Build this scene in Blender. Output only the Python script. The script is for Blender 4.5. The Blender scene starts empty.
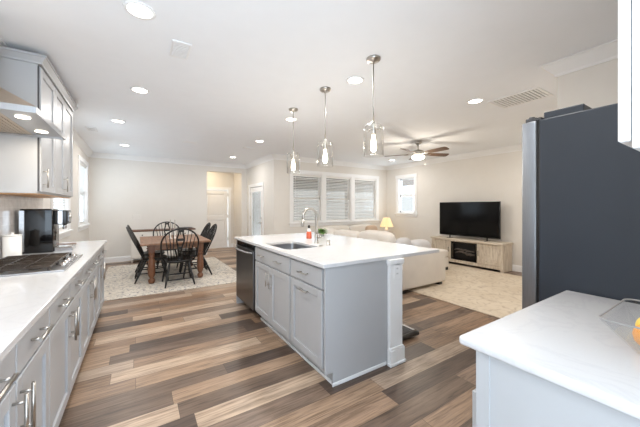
import bpy, bmesh, math, random
from mathutils import Vector, Matrix, Euler
random.seed(7)
C = bpy.context.scene.collection
SC = bpy.context.scene
PI = math.pi
R = math.radians

# ------------------------------------------------------------------ camera
cam_d = bpy.data.cameras.new('camera')
cam = bpy.data.objects.new('camera', cam_d)
C.objects.link(cam)
cam.location = (0, 0, 1.358)
cam.rotation_euler = (R(90), 0, R(-32.6935))
cam_d.sensor_fit = 'HORIZONTAL'
cam_d.sensor_width = 36
cam_d.lens = 36 * 283.36 / 640
cam_d.shift_y = -6.55 / 640
cam_d.clip_start = 0.02
SC.camera = cam

# ------------------------------------------------------------------ world, light levels, exposure
W = bpy.data.worlds.new('world')
SC.world = W
W.use_nodes = True
bg = W.node_tree.nodes['Background']
bg.inputs['Color'].default_value = (0.72, 0.86, 1.0, 1)
bg.inputs['Strength'].default_value = 4.6
CAN_W = 9.5
PENDANT_W = 5.0
FAN_W = 16.0
WARM = (1.0, 0.88, 0.74)
CANCOL = (1.0, 0.96, 0.91)
SC.view_settings.view_transform = 'Standard'
SC.view_settings.look = 'None'
SC.view_settings.gamma = 1.0
SC.view_settings.use_curve_mapping = False
SC.view_settings.exposure = 0.42
SC.cycles.max_bounces = 10
SC.cycles.diffuse_bounces = 6
SC.cycles.transparent_max_bounces = 24
SC.cycles.sample_clamp_indirect = 6

CEIL = 2.648

# ------------------------------------------------------------------ material helpers
def lin(c):
    c = c / 255.0
    return c / 12.92 if c <= 0.04045 else ((c + 0.055) / 1.055) ** 2.4
def rgb(r, g, b):
    return (lin(r), lin(g), lin(b), 1)

class NT:
    def __init__(s, name):
        s.m = bpy.data.materials.new(name)
        s.m.use_nodes = True
        s.t = s.m.node_tree
        s.b = s.t.nodes['Principled BSDF']
    def n(s, typ, **kw):
        nd = s.t.nodes.new(typ)
        for k, v in kw.items():
            setattr(nd, k, v)
        return nd
    def l(s, a, b):
        s.t.links.new(a, b)
    def coords(s, scale=(1, 1, 1)):
        tc = s.n('ShaderNodeTexCoord')
        mp = s.n('ShaderNodeMapping')
        mp.inputs['Scale'].default_value = scale
        s.l(tc.outputs['Object'], mp.inputs['Vector'])
        return mp.outputs['Vector']
    def noise(s, vec, scale, detail=4, rough=0.5):
        nz = s.n('ShaderNodeTexNoise')
        nz.inputs['Scale'].default_value = scale
        nz.inputs['Detail'].default_value = detail
        nz.inputs['Roughness'].default_value = rough
        if vec is not None:
            s.l(vec, nz.inputs['Vector'])
        return nz
    def ramp(s, fac, stops):
        r = s.n('ShaderNodeValToRGB')
        e = r.color_ramp.elements
        while len(e) < len(stops):
            e.new(0.5)
        for i, (p, c) in enumerate(stops):
            e[i].position = p
            e[i].color = c
        s.l(fac, r.inputs['Fac'])
        return r.outputs['Color']
    def mix(s, fac, a, b, mode='MIX'):
        m = s.n('ShaderNodeMix', data_type='RGBA', blend_type=mode)
        for sock, v in ((m.inputs[0], fac), (m.inputs[6], a), (m.inputs[7], b)):
            if hasattr(v, 'links') or hasattr(v, 'is_linked'):
                s.l(v, sock)
            else:
                sock.default_value = v
        return m.outputs[2]
    def bump(s, h, strength=0.2, dist=0.01):
        b = s.n('ShaderNodeBump')
        b.inputs['Strength'].default_value = strength
        b.inputs['Distance'].default_value = dist
        s.l(h, b.inputs['Height'])
        s.l(b.outputs['Normal'], s.b.inputs['Normal'])

def plain(name, col, rough=0.5, metal=0.0, var=0.04, scale=6.0, bump=0.0, bscale=80.0, coat=0.0):
    k = NT(name)
    v = k.coords()
    nz = k.noise(v, scale, 3)
    d = tuple(max(0, c * (1 - var)) for c in col[:3]) + (1,)
    u = tuple(min(1, c * (1 + var)) for c in col[:3]) + (1,)
    k.l(k.ramp(nz.outputs['Fac'], [(0.3, d), (0.7, u)]), k.b.inputs['Base Color'])
    k.b.inputs['Roughness'].default_value = rough
    k.b.inputs['Metallic'].default_value = metal
    if coat:
        k.b.inputs['Coat Weight'].default_value = coat
    if bump:
        k.bump(k.noise(v, bscale, 4).outputs['Fac'], bump, 0.004)
    return k.m

def brushed(name, col, rough=0.3, axis=(1, 1, 40)):
    k = NT(name)
    v = k.coords(axis)
    nz = k.noise(v, 12, 4)
    d = tuple(c * 0.88 for c in col[:3]) + (1,)
    k.l(k.ramp(nz.outputs['Fac'], [(0.3, d), (0.7, col)]), k.b.inputs['Base Color'])
    k.b.inputs['Metallic'].default_value = 1.0
    k.b.inputs['Roughness'].default_value = rough
    return k.m

def emit(name, col, strength, base=(0.9, 0.9, 0.9, 1)):
    k = NT(name)
    k.b.inputs['Base Color'].default_value = base
    k.b.inputs['Emission Color'].default_value = col
    k.b.inputs['Emission Strength'].default_value = strength
    return k.m

def glass(name, tint=(1, 1, 1, 1), rough=0.02, fac=0.5):
    k = NT(name)
    k.t.nodes.remove(k.b)
    out = k.t.nodes['Material Output']
    tr = k.n('ShaderNodeBsdfTransparent')
    tr.inputs['Color'].default_value = tint
    gl = k.n('ShaderNodeBsdfGlossy')
    gl.inputs['Roughness'].default_value = rough
    lw = k.n('ShaderNodeLayerWeight')
    lw.inputs['Blend'].default_value = 0.5
    pw = k.n('ShaderNodeMath', operation='POWER')
    k.l(lw.outputs['Facing'], pw.inputs[0])
    pw.inputs[1].default_value = 3.0
    ml = k.n('ShaderNodeMath', operation='MULTIPLY_ADD')
    k.l(pw.outputs[0], ml.inputs[0])
    ml.inputs[1].default_value = fac
    ml.inputs[2].default_value = 0.025
    mx = k.n('ShaderNodeMixShader')
    k.l(ml.outputs[0], mx.inputs[0])
    k.l(tr.outputs[0], mx.inputs[1])
    k.l(gl.outputs[0], mx.inputs[2])
    k.l(mx.outputs[0], out.inputs['Surface'])
    return k.m

def floor_mat():
    """planks 1.22 x 0.168 m, each row shifted by its own amount, each plank with its own tone and grain"""
    k = NT('plank_floor')
    tc = k.n('ShaderNodeTexCoord')
    v = tc.outputs['Object']
    sp = k.n('ShaderNodeSeparateXYZ')
    k.l(v, sp.inputs[0])
    def mth(op, a, b=None, c=None):
        m = k.n('ShaderNodeMath', operation=op)
        for q, x in enumerate((a, b, c)):
            if x is None: continue
            if hasattr(x, 'is_linked'): k.l(x, m.inputs[q])
            else: m.inputs[q].default_value = x
        return m.outputs[0]
    PW, PL = 0.168, 1.22
    yr = mth('DIVIDE', sp.outputs['Y'], PW)
    row = mth('FLOOR', yr)
    fy = mth('FRACT', yr)
    wn1 = k.n('ShaderNodeTexWhiteNoise', noise_dimensions='1D')
    k.l(row, wn1.inputs['W'])
    xr = mth('ADD', mth('DIVIDE', sp.outputs['X'], PL), mth('MULTIPLY', wn1.outputs['Value'], 7.3))
    col = mth('FLOOR', xr)
    fx = mth('FRACT', xr)
    idv = k.n('ShaderNodeCombineXYZ')
    k.l(row, idv.inputs['X']); k.l(col, idv.inputs['Y'])
    wn2 = k.n('ShaderNodeTexWhiteNoise', noise_dimensions='2D')
    k.l(idv.outputs[0], wn2.inputs['Vector'])
    tone = k.ramp(wn2.outputs['Value'], [
        (0.00, rgb(88, 73, 64)), (0.13, rgb(112, 94, 81)), (0.27, rgb(150, 125, 104)), (0.43, rgb(132, 112, 97)),
        (0.57, rgb(162, 136, 113)), (0.72, rgb(186, 163, 141)), (0.84, rgb(142, 116, 95)), (0.93, rgb(172, 152, 134))])
    tone.node.color_ramp.interpolation = 'CONSTANT'
    def grain(scale, nscale, detail, stops, dist):
        mp = k.n('ShaderNodeMapping'); mp.inputs['Scale'].default_value = scale
        k.l(v, mp.inputs['Vector'])
        add = k.n('ShaderNodeVectorMath', operation='ADD'); sc = k.n('ShaderNodeVectorMath', operation='SCALE')
        sc.inputs['Scale'].default_value = 41.0
        k.l(wn2.outputs['Color'], sc.inputs[0]); k.l(mp.outputs['Vector'], add.inputs[0]); k.l(sc.outputs['Vector'], add.inputs[1])
        nz = k.noise(add.outputs['Vector'], nscale, detail, 0.6); nz.inputs['Distortion'].default_value = dist
        return nz, k.ramp(nz.outputs['Fac'], stops)
    nz, g1 = grain((1.4, 26, 1), 2.6, 8, [(0.36, (0.58, 0.56, 0.54, 1)), (0.5, (0.96, 0.96, 0.96, 1)), (0.64, (1.18, 1.17, 1.16, 1))], 0.5)
    _, g2 = grain((0.8, 6.5, 1), 1.6, 3, [(0.36, (0.76, 0.75, 0.74, 1)), (0.52, (0.97, 0.97, 0.97, 1)), (0.66, (1.06, 1.06, 1.06, 1))], 1.2)
    c1 = k.mix(1.0, k.mix(1.0, tone, g1, 'MULTIPLY'), g2, 'MULTIPLY')
    ey = mth('LESS_THAN', mth('MINIMUM', fy, mth('SUBTRACT', 1.0, fy)), 0.010)
    ex = mth('LESS_THAN', mth('MINIMUM', fx, mth('SUBTRACT', 1.0, fx)), 0.0013)
    c2 = k.mix(mth('MULTIPLY', mth('MAXIMUM', ex, ey), 0.7), c1, rgb(52, 42, 36))
    k.l(c2, k.b.inputs['Base Color'])
    k.b.inputs['Roughness'].default_value = 0.36
    k.b.inputs['Specular IOR Level'].default_value = 0.42
    k.bump(nz.outputs['Fac'], 0.08, 0.004)
    return k.m

def tile_mat():
    k = NT('backsplash_tile')
    tc = k.n('ShaderNodeTexCoord')
    sx = k.n('ShaderNodeSeparateXYZ')
    cx = k.n('ShaderNodeCombineXYZ')
    k.l(tc.outputs['Object'], sx.inputs[0])
    k.l(sx.outputs['Y'], cx.inputs['X'])
    k.l(sx.outputs['Z'], cx.inputs['Y'])
    br = k.n('ShaderNodeTexBrick')
    br.inputs['Color1'].default_value = rgb(222, 217, 211)
    br.inputs['Color2'].default_value = rgb(204, 198, 193)
    br.inputs['Mortar'].default_value = rgb(226, 222, 216)
    br.inputs['Scale'].default_value = 1.0
    br.inputs['Mortar Size'].default_value = 0.003
    br.inputs['Brick Width'].default_value = 0.20
    br.inputs['Row Height'].default_value = 0.075
    k.l(cx.outputs[0], br.inputs['Vector'])
    nz = k.noise(cx.outputs[0], 14, 5)
    c = k.mix(0.35, br.outputs['Color'], k.ramp(nz.outputs['Fac'], [(0.35, rgb(186, 180, 176)), (0.65, rgb(228, 224, 220))]))
    k.l(c, k.b.inputs['Base Color'])
    k.b.inputs['Roughness'].default_value = 0.22
    return k.m

def quartz_mat():
    k = NT('white_quartz')
    v = k.coords()
    nz = k.noise(v, 3.0, 9, 0.6)
    nz.inputs['Distortion'].default_value = 1.4
    vein = k.ramp(nz.outputs['Fac'], [(0.47, rgb(206, 206, 207)), (0.5, rgb(201, 201, 203)), (0.53, rgb(206, 206, 207))])
    sp = k.noise(v, 220, 2)
    spk = k.ramp(sp.outputs['Fac'], [(0.30, (0.94, 0.94, 0.95, 1)), (0.40, (1, 1, 1, 1))])
    k.l(k.mix(0.5, vein, k.mix(1.0, vein, spk, 'MULTIPLY')), k.b.inputs['Base Color'])
    k.b.inputs['Roughness'].default_value = 0.16
    return k.m

def wood_mat(name, stops, scale=(1, 12, 12), rough=0.45, nscale=2.5):
    k = NT(name)
    v = k.coords(scale)
    nz = k.noise(v, nscale, 7, 0.6)
    nz.inputs['Distortion'].default_value = 0.8
    k.l(k.ramp(nz.outputs['Fac'], stops), k.b.inputs['Base Color'])
    k.b.inputs['Roughness'].default_value = rough
    k.bump(nz.outputs['Fac'], 0.1, 0.003)
    return k.m

def rug_mat(name, base, dark, light, scale):
    k = NT(name)
    v = k.coords()
    vo = k.n('ShaderNodeTexVoronoi')
    vo.inputs['Scale'].default_value = scale
    vo.feature = 'DISTANCE_TO_EDGE'
    nzd = k.noise(v, scale * 0.7, 4)
    add = k.n('ShaderNodeVectorMath', operation='ADD')
    scn = k.n('ShaderNodeVectorMath', operation='SCALE')
    scn.inputs['Scale'].default_value = 0.22
    k.l(nzd.outputs['Color'], scn.inputs[0])
    k.l(v, add.inputs[0])
    k.l(scn.outputs['Vector'], add.inputs[1])
    k.l(add.outputs['Vector'], vo.inputs['Vector'])
    motif = k.ramp(vo.outputs['Distance'], [(0.03, (1, 1, 1, 1)), (0.12, (0, 0, 0, 1)), (0.30, (0, 0, 0, 1)), (0.36, (0.9, 0.9, 0.9, 1))])
    fade = k.ramp(k.noise(v, scale * 1.9, 5, 0.7).outputs['Fac'], [(0.42, (0, 0, 0, 1)), (0.60, (1, 1, 1, 1))])
    f = k.mix(1.0, motif, fade, 'MULTIPLY')
    bse = k.ramp(k.noise(v, 2.0, 4).outputs['Fac'], [(0.35, base), (0.65, light)])
    k.l(k.mix(f, bse, dark), k.b.inputs['Base Color'])
    k.b.inputs['Roughness'].default_value = 0.95
    k.b.inputs['Specular IOR Level'].default_value = 0.1
    k.bump(k.noise(v, 300, 2).outputs['Fac'], 0.4, 0.004)
    return k.m

M = {}
M['floor'] = floor_mat()
M['wall'] = plain('wall_paint', rgb(224, 220, 214), 0.7, var=0.01, bump=0.05)
M['ceiling'] = plain('ceiling_paint', rgb(241, 244, 248), 0.8, var=0.008, bump=0.05)
M['trim'] = plain('trim_paint', rgb(239, 239, 239), 0.45, var=0.008)
M['cab'] = plain('grey_cabinet_paint', rgb(174, 175, 177), 0.38, var=0.012)
M['cabdark'] = plain('cabinet_gap', rgb(70, 70, 72), 0.7)
M['cabwood'] = wood_mat('cabinet_underside_wood', [(0.3, rgb(190, 140, 92)), (0.7, rgb(214, 166, 116))], (12, 1, 12))
M['whitecab'] = plain('white_cabinet_paint', rgb(236, 237, 238), 0.4, var=0.008)
M['quartz'] = quartz_mat()
M['tile'] = tile_mat()
M['nickel'] = brushed('brushed_nickel', rgb(190, 186, 180), 0.28)
M['chrome'] = brushed('polished_steel', rgb(200, 200, 202), 0.12)
M['steel'] = brushed('stainless_steel', rgb(176, 176, 178), 0.3, (40, 1, 1))
M['steelv'] = brushed('stainless_steel_door', rgb(150, 154, 160), 0.4, (40, 40, 1))
M['dwsteel'] = brushed('dark_stainless', rgb(112, 110, 110), 0.32, (1, 40, 1))
M['hoodmesh'] = brushed('hood_filter_steel', rgb(206, 190, 172), 0.35, (1, 60, 1))
M['slate'] = plain('slate_fridge_side', rgb(43, 50, 60), 0.4, 0.0, var=0.03, bump=0.08, bscale=300)
M['black'] = plain('black_plastic', rgb(20, 20, 21), 0.3)
M['blackgloss'] = plain('gloss_black', rgb(10, 10, 11), 0.08)
M['blackiron'] = plain('cast_iron', rgb(58, 50, 44), 0.32, 0.5)
M['screen'] = plain('tv_screen', rgb(7, 8, 10), 0.1)
M['screen'].node_tree.nodes['Principled BSDF'].inputs['Specular IOR Level'].default_value = 0.22
M['chair'] = plain('black_chair_paint', rgb(15, 14, 14), 0.42, var=0.1)
M['tablewood'] = wood_mat('oak_table', [(0.25, rgb(100, 70, 50)), (0.5, rgb(134, 98, 74)), (0.75, rgb(152, 116, 90))], (10, 1.2, 10))
M['leg_wood'] = wood_mat('oak_turned_leg', [(0.25, rgb(84, 52, 34)), (0.5, rgb(112, 72, 48)), (0.75, rgb(130, 88, 60))], (10, 10, 1.2))
M['darkwood'] = wood_mat('walnut_top', [(0.3, rgb(82, 52, 36)), (0.7, rgb(120, 80, 56))], (1, 10, 10))
M['whitewood'] = wood_mat('whitewashed_wood', [(0.25, rgb(150, 134, 116)), (0.45, rgb(196, 183, 166)), (0.7, rgb(216, 206, 190))], (9, 9, 1.4), 0.6, 3.2)
M['whitewoodh'] = wood_mat('whitewashed_wood_top', [(0.25, rgb(164, 148, 130)), (0.45, rgb(200, 187, 170)), (0.7, rgb(218, 208, 192))], (9, 1.2, 9), 0.6, 3.2)
M['whitefurn'] = plain('white_furniture_paint', rgb(228, 224, 218), 0.5, var=0.01)
M['sofa'] = plain('cream_upholstery', rgb(214, 207, 198), 0.9, var=0.03, bump=0.25, bscale=160)
M['cushion'] = plain('light_grey_upholstery', rgb(220, 214, 206), 0.92, var=0.03, bump=0.25, bscale=160)
M['greycushion'] = plain('pale_grey_cushion', rgb(196, 194, 194), 0.92, var=0.04, bump=0.3, bscale=200)
M['tan'] = plain('tan_cushion', rgb(196, 172, 150), 0.92, var=0.05, bump=0.3, bscale=200)
M['rug1'] = rug_mat('dining_rug', rgb(204, 196, 184), rgb(136, 134, 138), rgb(216, 209, 198), 9.0)
M['rug2'] = rug_mat('living_rug', rgb(202, 188, 168), rgb(186, 171, 153), rgb(211, 199, 181), 5.5)
M['blind'] = plain('blind_slat', rgb(232, 230, 226), 0.5, var=0.01)
M['glass'] = glass('window_glass', (0.97, 0.98, 0.98, 1), 0.01, 0.25)
M['lampglass'] = glass('clear_glass', (0.975, 0.975, 0.97, 1), 0.08, 0.7)
M['acrylic'] = glass('clear_acrylic', (0.98, 0.985, 0.99, 1), 0.05, 0.22)
M['white'] = plain('white_plastic', rgb(239, 240, 241), 0.35, var=0.005)
M['platepaint'] = plain('switch_plastic', rgb(225, 221, 215), 0.5, var=0.005)
M['ceramic'] = plain('white_ceramic', rgb(238, 236, 232), 0.18, var=0.005)
M['canlens'] = emit('lit_lens', (1.0, 0.93, 0.83, 1), 9.0)
M['hoodlens'] = emit('lit_hood_lens', (1.0, 0.88, 0.72, 1), 7.0)
M['bulb'] = emit('lit_filament_bulb', (1.0, 0.86, 0.64, 1), 9.0)
M['globe'] = emit('lit_globe', (1.0, 0.93, 0.82, 1), 3.5)
M['shade'] = emit('lit_fabric_shade', (1.0, 0.74, 0.38, 1), 0.5, (0.62, 0.48, 0.28, 1))
M['fanwood'] = wood_mat('fan_blade_wood', [(0.3, rgb(70, 50, 36)), (0.7, rgb(108, 80, 58))], (1.5, 10, 10), 0.4)
M['orange'] = plain('orange_liquid', rgb(206, 98, 68), 0.25)
M['fruit'] = plain('orange_peel', rgb(240, 160, 62), 0.45, bump=0.2, bscale=120)
M['lemon'] = plain('lemon_peel', rgb(242, 206, 96), 0.45, bump=0.2, bscale=120)
M['leaf'] = plain('green_leaf', rgb(92, 128, 62), 0.5, var=0.25, scale=30)
M['ventgrey'] = plain('vent_dark', rgb(150, 148, 146), 0.7)
M['cardboard'] = plain('candle_wax', rgb(186, 178, 168), 0.5)
M['concrete'] = plain('porch_concrete', rgb(178, 170, 160), 0.9, var=0.08)
M['porchwood'] = wood_mat('porch_soffit', [(0.3, rgb(104, 86, 70)), (0.7, rgb(126, 106, 88))], (1, 8, 1), 0.7)
M['siding'] = plain('neighbour_siding', rgb(128, 120, 112), 0.8, var=0.05)
M['ember'] = plain('fireplace_logs', rgb(96, 88, 82), 0.8, var=0.3, scale=30)

# ------------------------------------------------------------------ mesh helpers
class MB:
    def __init__(s):
        s.v, s.f, s.sm = [], [], []
    def face(s, idx, smooth=False):
        s.f.append(tuple(idx)); s.sm.append(smooth)
    def add(s, vs, fs, smooth=False):
        o = len(s.v)
        s.v += [tuple(p) for p in vs]
        for f in fs:
            s.face([o + i for i in f], smooth)
        return s
    def box(s, x0, y0, z0, x1, y1, z1, M4=None):
        x0, x1 = min(x0, x1), max(x0, x1); y0, y1 = min(y0, y1), max(y0, y1); z0, z1 = min(z0, z1), max(z0, z1)
        vs = [(x0, y0, z0), (x1, y0, z0), (x1, y1, z0), (x0, y1, z0), (x0, y0, z1), (x1, y0, z1), (x1, y1, z1), (x0, y1, z1)]
        if M4 is not None:
            vs = [tuple(M4 @ Vector(p)) for p in vs]
        return s.add(vs, [(0, 3, 2, 1), (4, 5, 6, 7), (0, 1, 5, 4), (1, 2, 6, 5), (2, 3, 7, 6), (3, 0, 4, 7)])
    def cyl(s, p0, p1, r0, r1=None, n=16, caps=True, smooth=True):
        r1 = r0 if r1 is None else r1
        return s.tube([p0, p1], [r0, r1], n, caps, smooth)
    def tube(s, pts, r, n=10, caps=True, smooth=True):
        pts = [Vector(p) for p in pts]
        rs = r if isinstance(r, (list, tuple)) else [r] * len(pts)
        o = len(s.v)
        up = None
        for i, p in enumerate(pts):
            t = (pts[min(i + 1, len(pts) - 1)] - pts[max(i - 1, 0)]).normalized()
            if up is None:
                up = Vector((0, 0, 1)) if abs(t.z) < 0.9 else Vector((1, 0, 0))
            a = t.cross(up).normalized(); b = a.cross(t).normalized(); up = b
            for k in range(n):
                w = 2 * PI * k / n
                s.v.append(tuple(p + (a * math.cos(w) + b * math.sin(w)) * rs[i]))
        for i in range(len(pts) - 1):
            for k in range(n):
                q = (k + 1) % n
                s.face((o + i * n + k, o + (i + 1) * n + k, o + (i + 1) * n + q, o + i * n + q), smooth)
        if caps:
            s.face([o + k for k in range(n)])
            s.face([o + (len(pts) - 1) * n + k for k in range(n - 1, -1, -1)])
        return s
    def lathe(s, prof, c=(0, 0, 0), n=24, smooth=True, M4=None, ring=False):
        if ring: prof = list(prof) + [prof[0]]
        o = len(s.v)
        for r, z in prof:
            for k in range(n):
                w = 2 * PI * k / n
                p = Vector((c[0] + r * math.cos(w), c[1] + r * math.sin(w), c[2] + z))
                s.v.append(tuple(M4 @ p if M4 is not None else p))
        for i in range(len(prof) - 1):
            for k in range(n):
                q = (k + 1) % n
                s.face((o + i * n + k, o + i * n + q, o + (i + 1) * n + q, o + (i + 1) * n + k), smooth)
        if prof[0][0] > 1e-5 and not ring:
            s.face([o + k for k in range(n - 1, -1, -1)])
        if prof[-1][0] > 1e-5 and not ring:
            s.face([o + (len(prof) - 1) * n + k for k in range(n)])
        return s
    def prism(s, poly, axis, a, b, smooth=False):
        """poly: 2-D outline in the two axes other than axis, pushed from a to b."""
        def P(u, v, w):
            return {'x': (w, u, v), 'y': (u, w, v), 'z': (u, v, w)}[axis]
        n = len(poly)
        vs = [P(u, v, a) for u, v in poly] + [P(u, v, b) for u, v in poly]
        fs = [tuple(range(n - 1, -1, -1)), tuple(range(n, 2 * n))]
        fs += [(i, (i + 1) % n, n + (i + 1) % n, n + i) for i in range(n)]
        return s.add(vs, fs, smooth)
    def quadric(s, c, size, e1=0.6, e2=0.6, M4=None, nu=20, nv=28):
        """a superellipsoid: soft cushion shapes"""
        def pw(x, e):
            return math.copysign(abs(x) ** e, x)
        o = len(s.v)
        for i in range(nu + 1):
            a = -PI / 2 + PI * i / nu
            for k in range(nv):
                b = 2 * PI * k / nv
                p = Vector((size[0] * pw(math.cos(a), e1) * pw(math.cos(b), e2), size[1] * pw(math.cos(a), e1) * pw(math.sin(b), e2), size[2] * pw(math.sin(a), e1)))
                if M4 is not None:
                    p = M4 @ p
                s.v.append(tuple(p + Vector(c)))
        for i in range(nu):
            for k in range(nv):
                q = (k + 1) % nv
                s.face((o + i * nv + k, o + i * nv + q, o + (i + 1) * nv + q, o + (i + 1) * nv + k), True)
        return s
    def sweep(s, path, prof):
        """prof: (offset to the right of the path, z); mitred corners"""
        n = len(path)
        o = len(s.v)
        m = len(prof)
        for i, p in enumerate(path):
            p = Vector(p)
            d0 = (Vector(path[i]) - Vector(path[i - 1])).normalized() if i > 0 else None
            d1 = (Vector(path[i + 1]) - Vector(path[i])).normalized() if i < n - 1 else None
            d0 = d0 or d1; d1 = d1 or d0
            n0 = Vector((d0.y, -d0.x)); n1 = Vector((d1.y, -d1.x))
            mt = n0 + n1
            mt = mt / max(1e-6, mt.dot(n0))
            for off, z in prof:
                s.v.append((p.x + mt.x * off, p.y + mt.y * off, z))
        for i in range(n - 1):
            for k in range(m):
                q = (k + 1) % m
                s.face((o + i * m + k, o + i * m + q, o + (i + 1) * m + q, o + (i + 1) * m + k))
        s.face([o + k for k in range(m - 1, -1, -1)])
        s.face([o + (n - 1) * m + k for k in range(m)])
        return s
    def build(s, name, mat, parent=None, bevel=0.0, seg=2):
        off = origin(parent)
        me = bpy.data.meshes.new(name)
        me.from_pydata([(a - off[0], b - off[1], c - off[2]) for a, b, c in s.v], [], s.f)
        me.polygons.foreach_set('use_smooth', s.sm)
        bm = bmesh.new(); bm.from_mesh(me)
        bmesh.ops.recalc_face_normals(bm, faces=bm.faces)
        bm.to_mesh(me); bm.free()
        me.materials.append(M[mat] if isinstance(mat, str) else mat)
        o = bpy.data.objects.new(name, me)
        C.objects.link(o)
        if parent is not None:
            o.parent = parent
        if bevel:
            bv = o.modifiers.new('bevel', 'BEVEL')
            bv.width = bevel; bv.segments = seg; bv.limit_method = 'ANGLE'; bv.angle_limit = R(40)
            if seg > 2:
                for p in me.polygons:
                    p.use_smooth = True
        return o

def origin(o):
    t = Vector((0, 0, 0))
    while o is not None:
        t += Vector(o.location); o = o.parent
    return t

def tag(o, label=None, cat=None, group=None, kind=None):
    if label: o['label'] = label
    if cat: o['category'] = cat
    if group: o['group'] = group
    if kind: o['kind'] = kind
    return o

def thing(name, label, cat, loc=(0, 0, 0), group=None):
    o = bpy.data.objects.new(name, None)
    o.empty_display_size = 0.1
    C.objects.link(o)
    o.location = loc
    return tag(o, label, cat, group)

def struct(o, label=None):
    o['kind'] = 'structure'
    if label: o['label'] = label
    return o

def copy_tree(o, parent=None):
    c = o.copy()
    C.objects.link(c)
    if parent is not None:
        c.parent = parent
    for ch in list(o.children):
        copy_tree(ch, c)
    return c

class Fr:
    """a vertical face: u runs along the wall, v is up, n comes out of it"""
    def __init__(s, axis, base, sign):
        s.axis, s.base, s.sign = axis, base, sign
    def p(s, u, v, n):
        w = s.base + s.sign * n
        return (w, u, v) if s.axis == 'x' else (u, w, v)
    def box(s, mb, u0, v0, n0, u1, v1, n1):
        a = s.p(u0, v0, n0); b = s.p(u1, v1, n1)
        mb.box(*a, *b)

def shaker(fr, u0, v0, u1, v1, name, mat, parent, rail=0.06, th=0.02):
    mb = MB()
    fr.box(mb, u0, v0, 0, u0 + rail, v1, th)
    fr.box(mb, u1 - rail, v0, 0, u1, v1, th)
    fr.box(mb, u0 + rail, v0, 0, u1 - rail, v0 + rail, th)
    fr.box(mb, u0 + rail, v1 - rail, 0, u1 - rail, v1, th)
    fr.box(mb, u0 + rail, v0 + rail, 0, u1 - rail, v1 - rail, th - 0.012)
    return mb.build(name, mat, parent, 0.0025, 1)

def slab_front(fr, u0, v0, u1, v1, name, mat, parent, th=0.02):
    mb = MB()
    fr.box(mb, u0, v0, 0, u1, v1, th)
    return mb.build(name, mat, parent, 0.003, 2)

def bar(fr, u0, v0, u1, v1, n, parent, out=0.032, r=0.0055):
    """bar pull standing on two posts"""
    mb = MB()
    du, dv = u1 - u0, v1 - v0
    mb.cyl(fr.p(u0, v0, n + out), fr.p(u1, v1, n + out), r, n=10)
    for t in (0.15, 0.85):
        mb.cyl(fr.p(u0 + du * t, v0 + dv * t, n - 0.001), fr.p(u0 + du * t, v0 + dv * t, n + out), r * 0.8, n=8)
    return mb.build('handle', 'nickel', parent)

# ================================================================== STRUCTURE
fl = MB(); fl.box(-1.10, -0.9, -0.1, 6.84, 6.62, 0); fl.box(-1.10, 6.62, -0.1, 2.94, 9.77, 0)
struct(fl.build('floor', 'floor'))
ce = MB(); ce.box(-1.10, -2.6, CEIL, 6.84, 6.62, CEIL + 0.1); ce.box(-1.10, 6.62, CEIL, 2.94, 9.77, CEIL + 0.1)
struct(ce.build('ceiling', 'ceiling'))

def wall(name, axis, c0, c1, a0, a1, holes=(), z1=CEIL):
    """a wall of thickness c0..c1 along a0..a1 with rectangular holes (a, b, z0, z1)"""
    mb = MB()
    def bx(u0, u1, v0, v1):
        if u1 - u0 < 1e-4 or v1 - v0 < 1e-4: return
        if axis == 'x': mb.box(c0, u0, v0, c1, u1, v1)
        else: mb.box(u0, c0, v0, u1, c1, v1)
    x = a0
    for (h0, h1, z0, zz) in sorted(holes):
        bx(x, h0, 0, z1); bx(h0, h1, 0, z0); bx(h0, h1, zz, z1); x = h1
    bx(x, a1, 0, z1)
    return struct(mb.build(name, 'wall'))

LW = [(5.19, 6.23, 0.98, 2.28), (7.22, 8.26, 0.98, 2.28)]
WW = [(3.34, 4.23, 0.95, 2.23), (4.36, 5.25, 0.95, 2.23), (5.38, 6.27, 0.95, 2.23)]
RW = [(5.42, 6.02, 1.17, 2.23)]
wall('wall_left', 'x', -1.10, -0.98, -0.9, 8.70, LW)
wall('wall_dining', 'y', 8.58, 8.70, -0.98, 2.82, [(1.66, 2.66, 0, 2.39)])
wall('wall_porch', 'x', 2.82, 2.94, 6.5, 8.70, [(7.28, 8.26, 0, 1.93)])
wall('wall_window', 'y', 6.5, 6.62, 2.94, 6.84, WW)
wall('wall_right', 'x', 6.72, 6.84, 0.88, 6.5, RW)
wall('wall_near', 'y', 0.88, 1.0, 3.31, 6.72)
wall('wall_alcove', 'x', 3.19, 3.31, -0.12, 1.0)
wall('wall_back', 'y', -0.24, -0.12, 0.86, 3.31)
wall('wall_hall_left', 'x', 1.08, 1.2, 8.70, 9.65)
wall('wall_hall_right', 'x', 2.72, 2.84, 8.70, 9.65)
wall('wall_hall_end', 'y', 9.65, 9.77, 1.08, 2.84, [(1.76, 2.54, 0, 1.92)])

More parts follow.
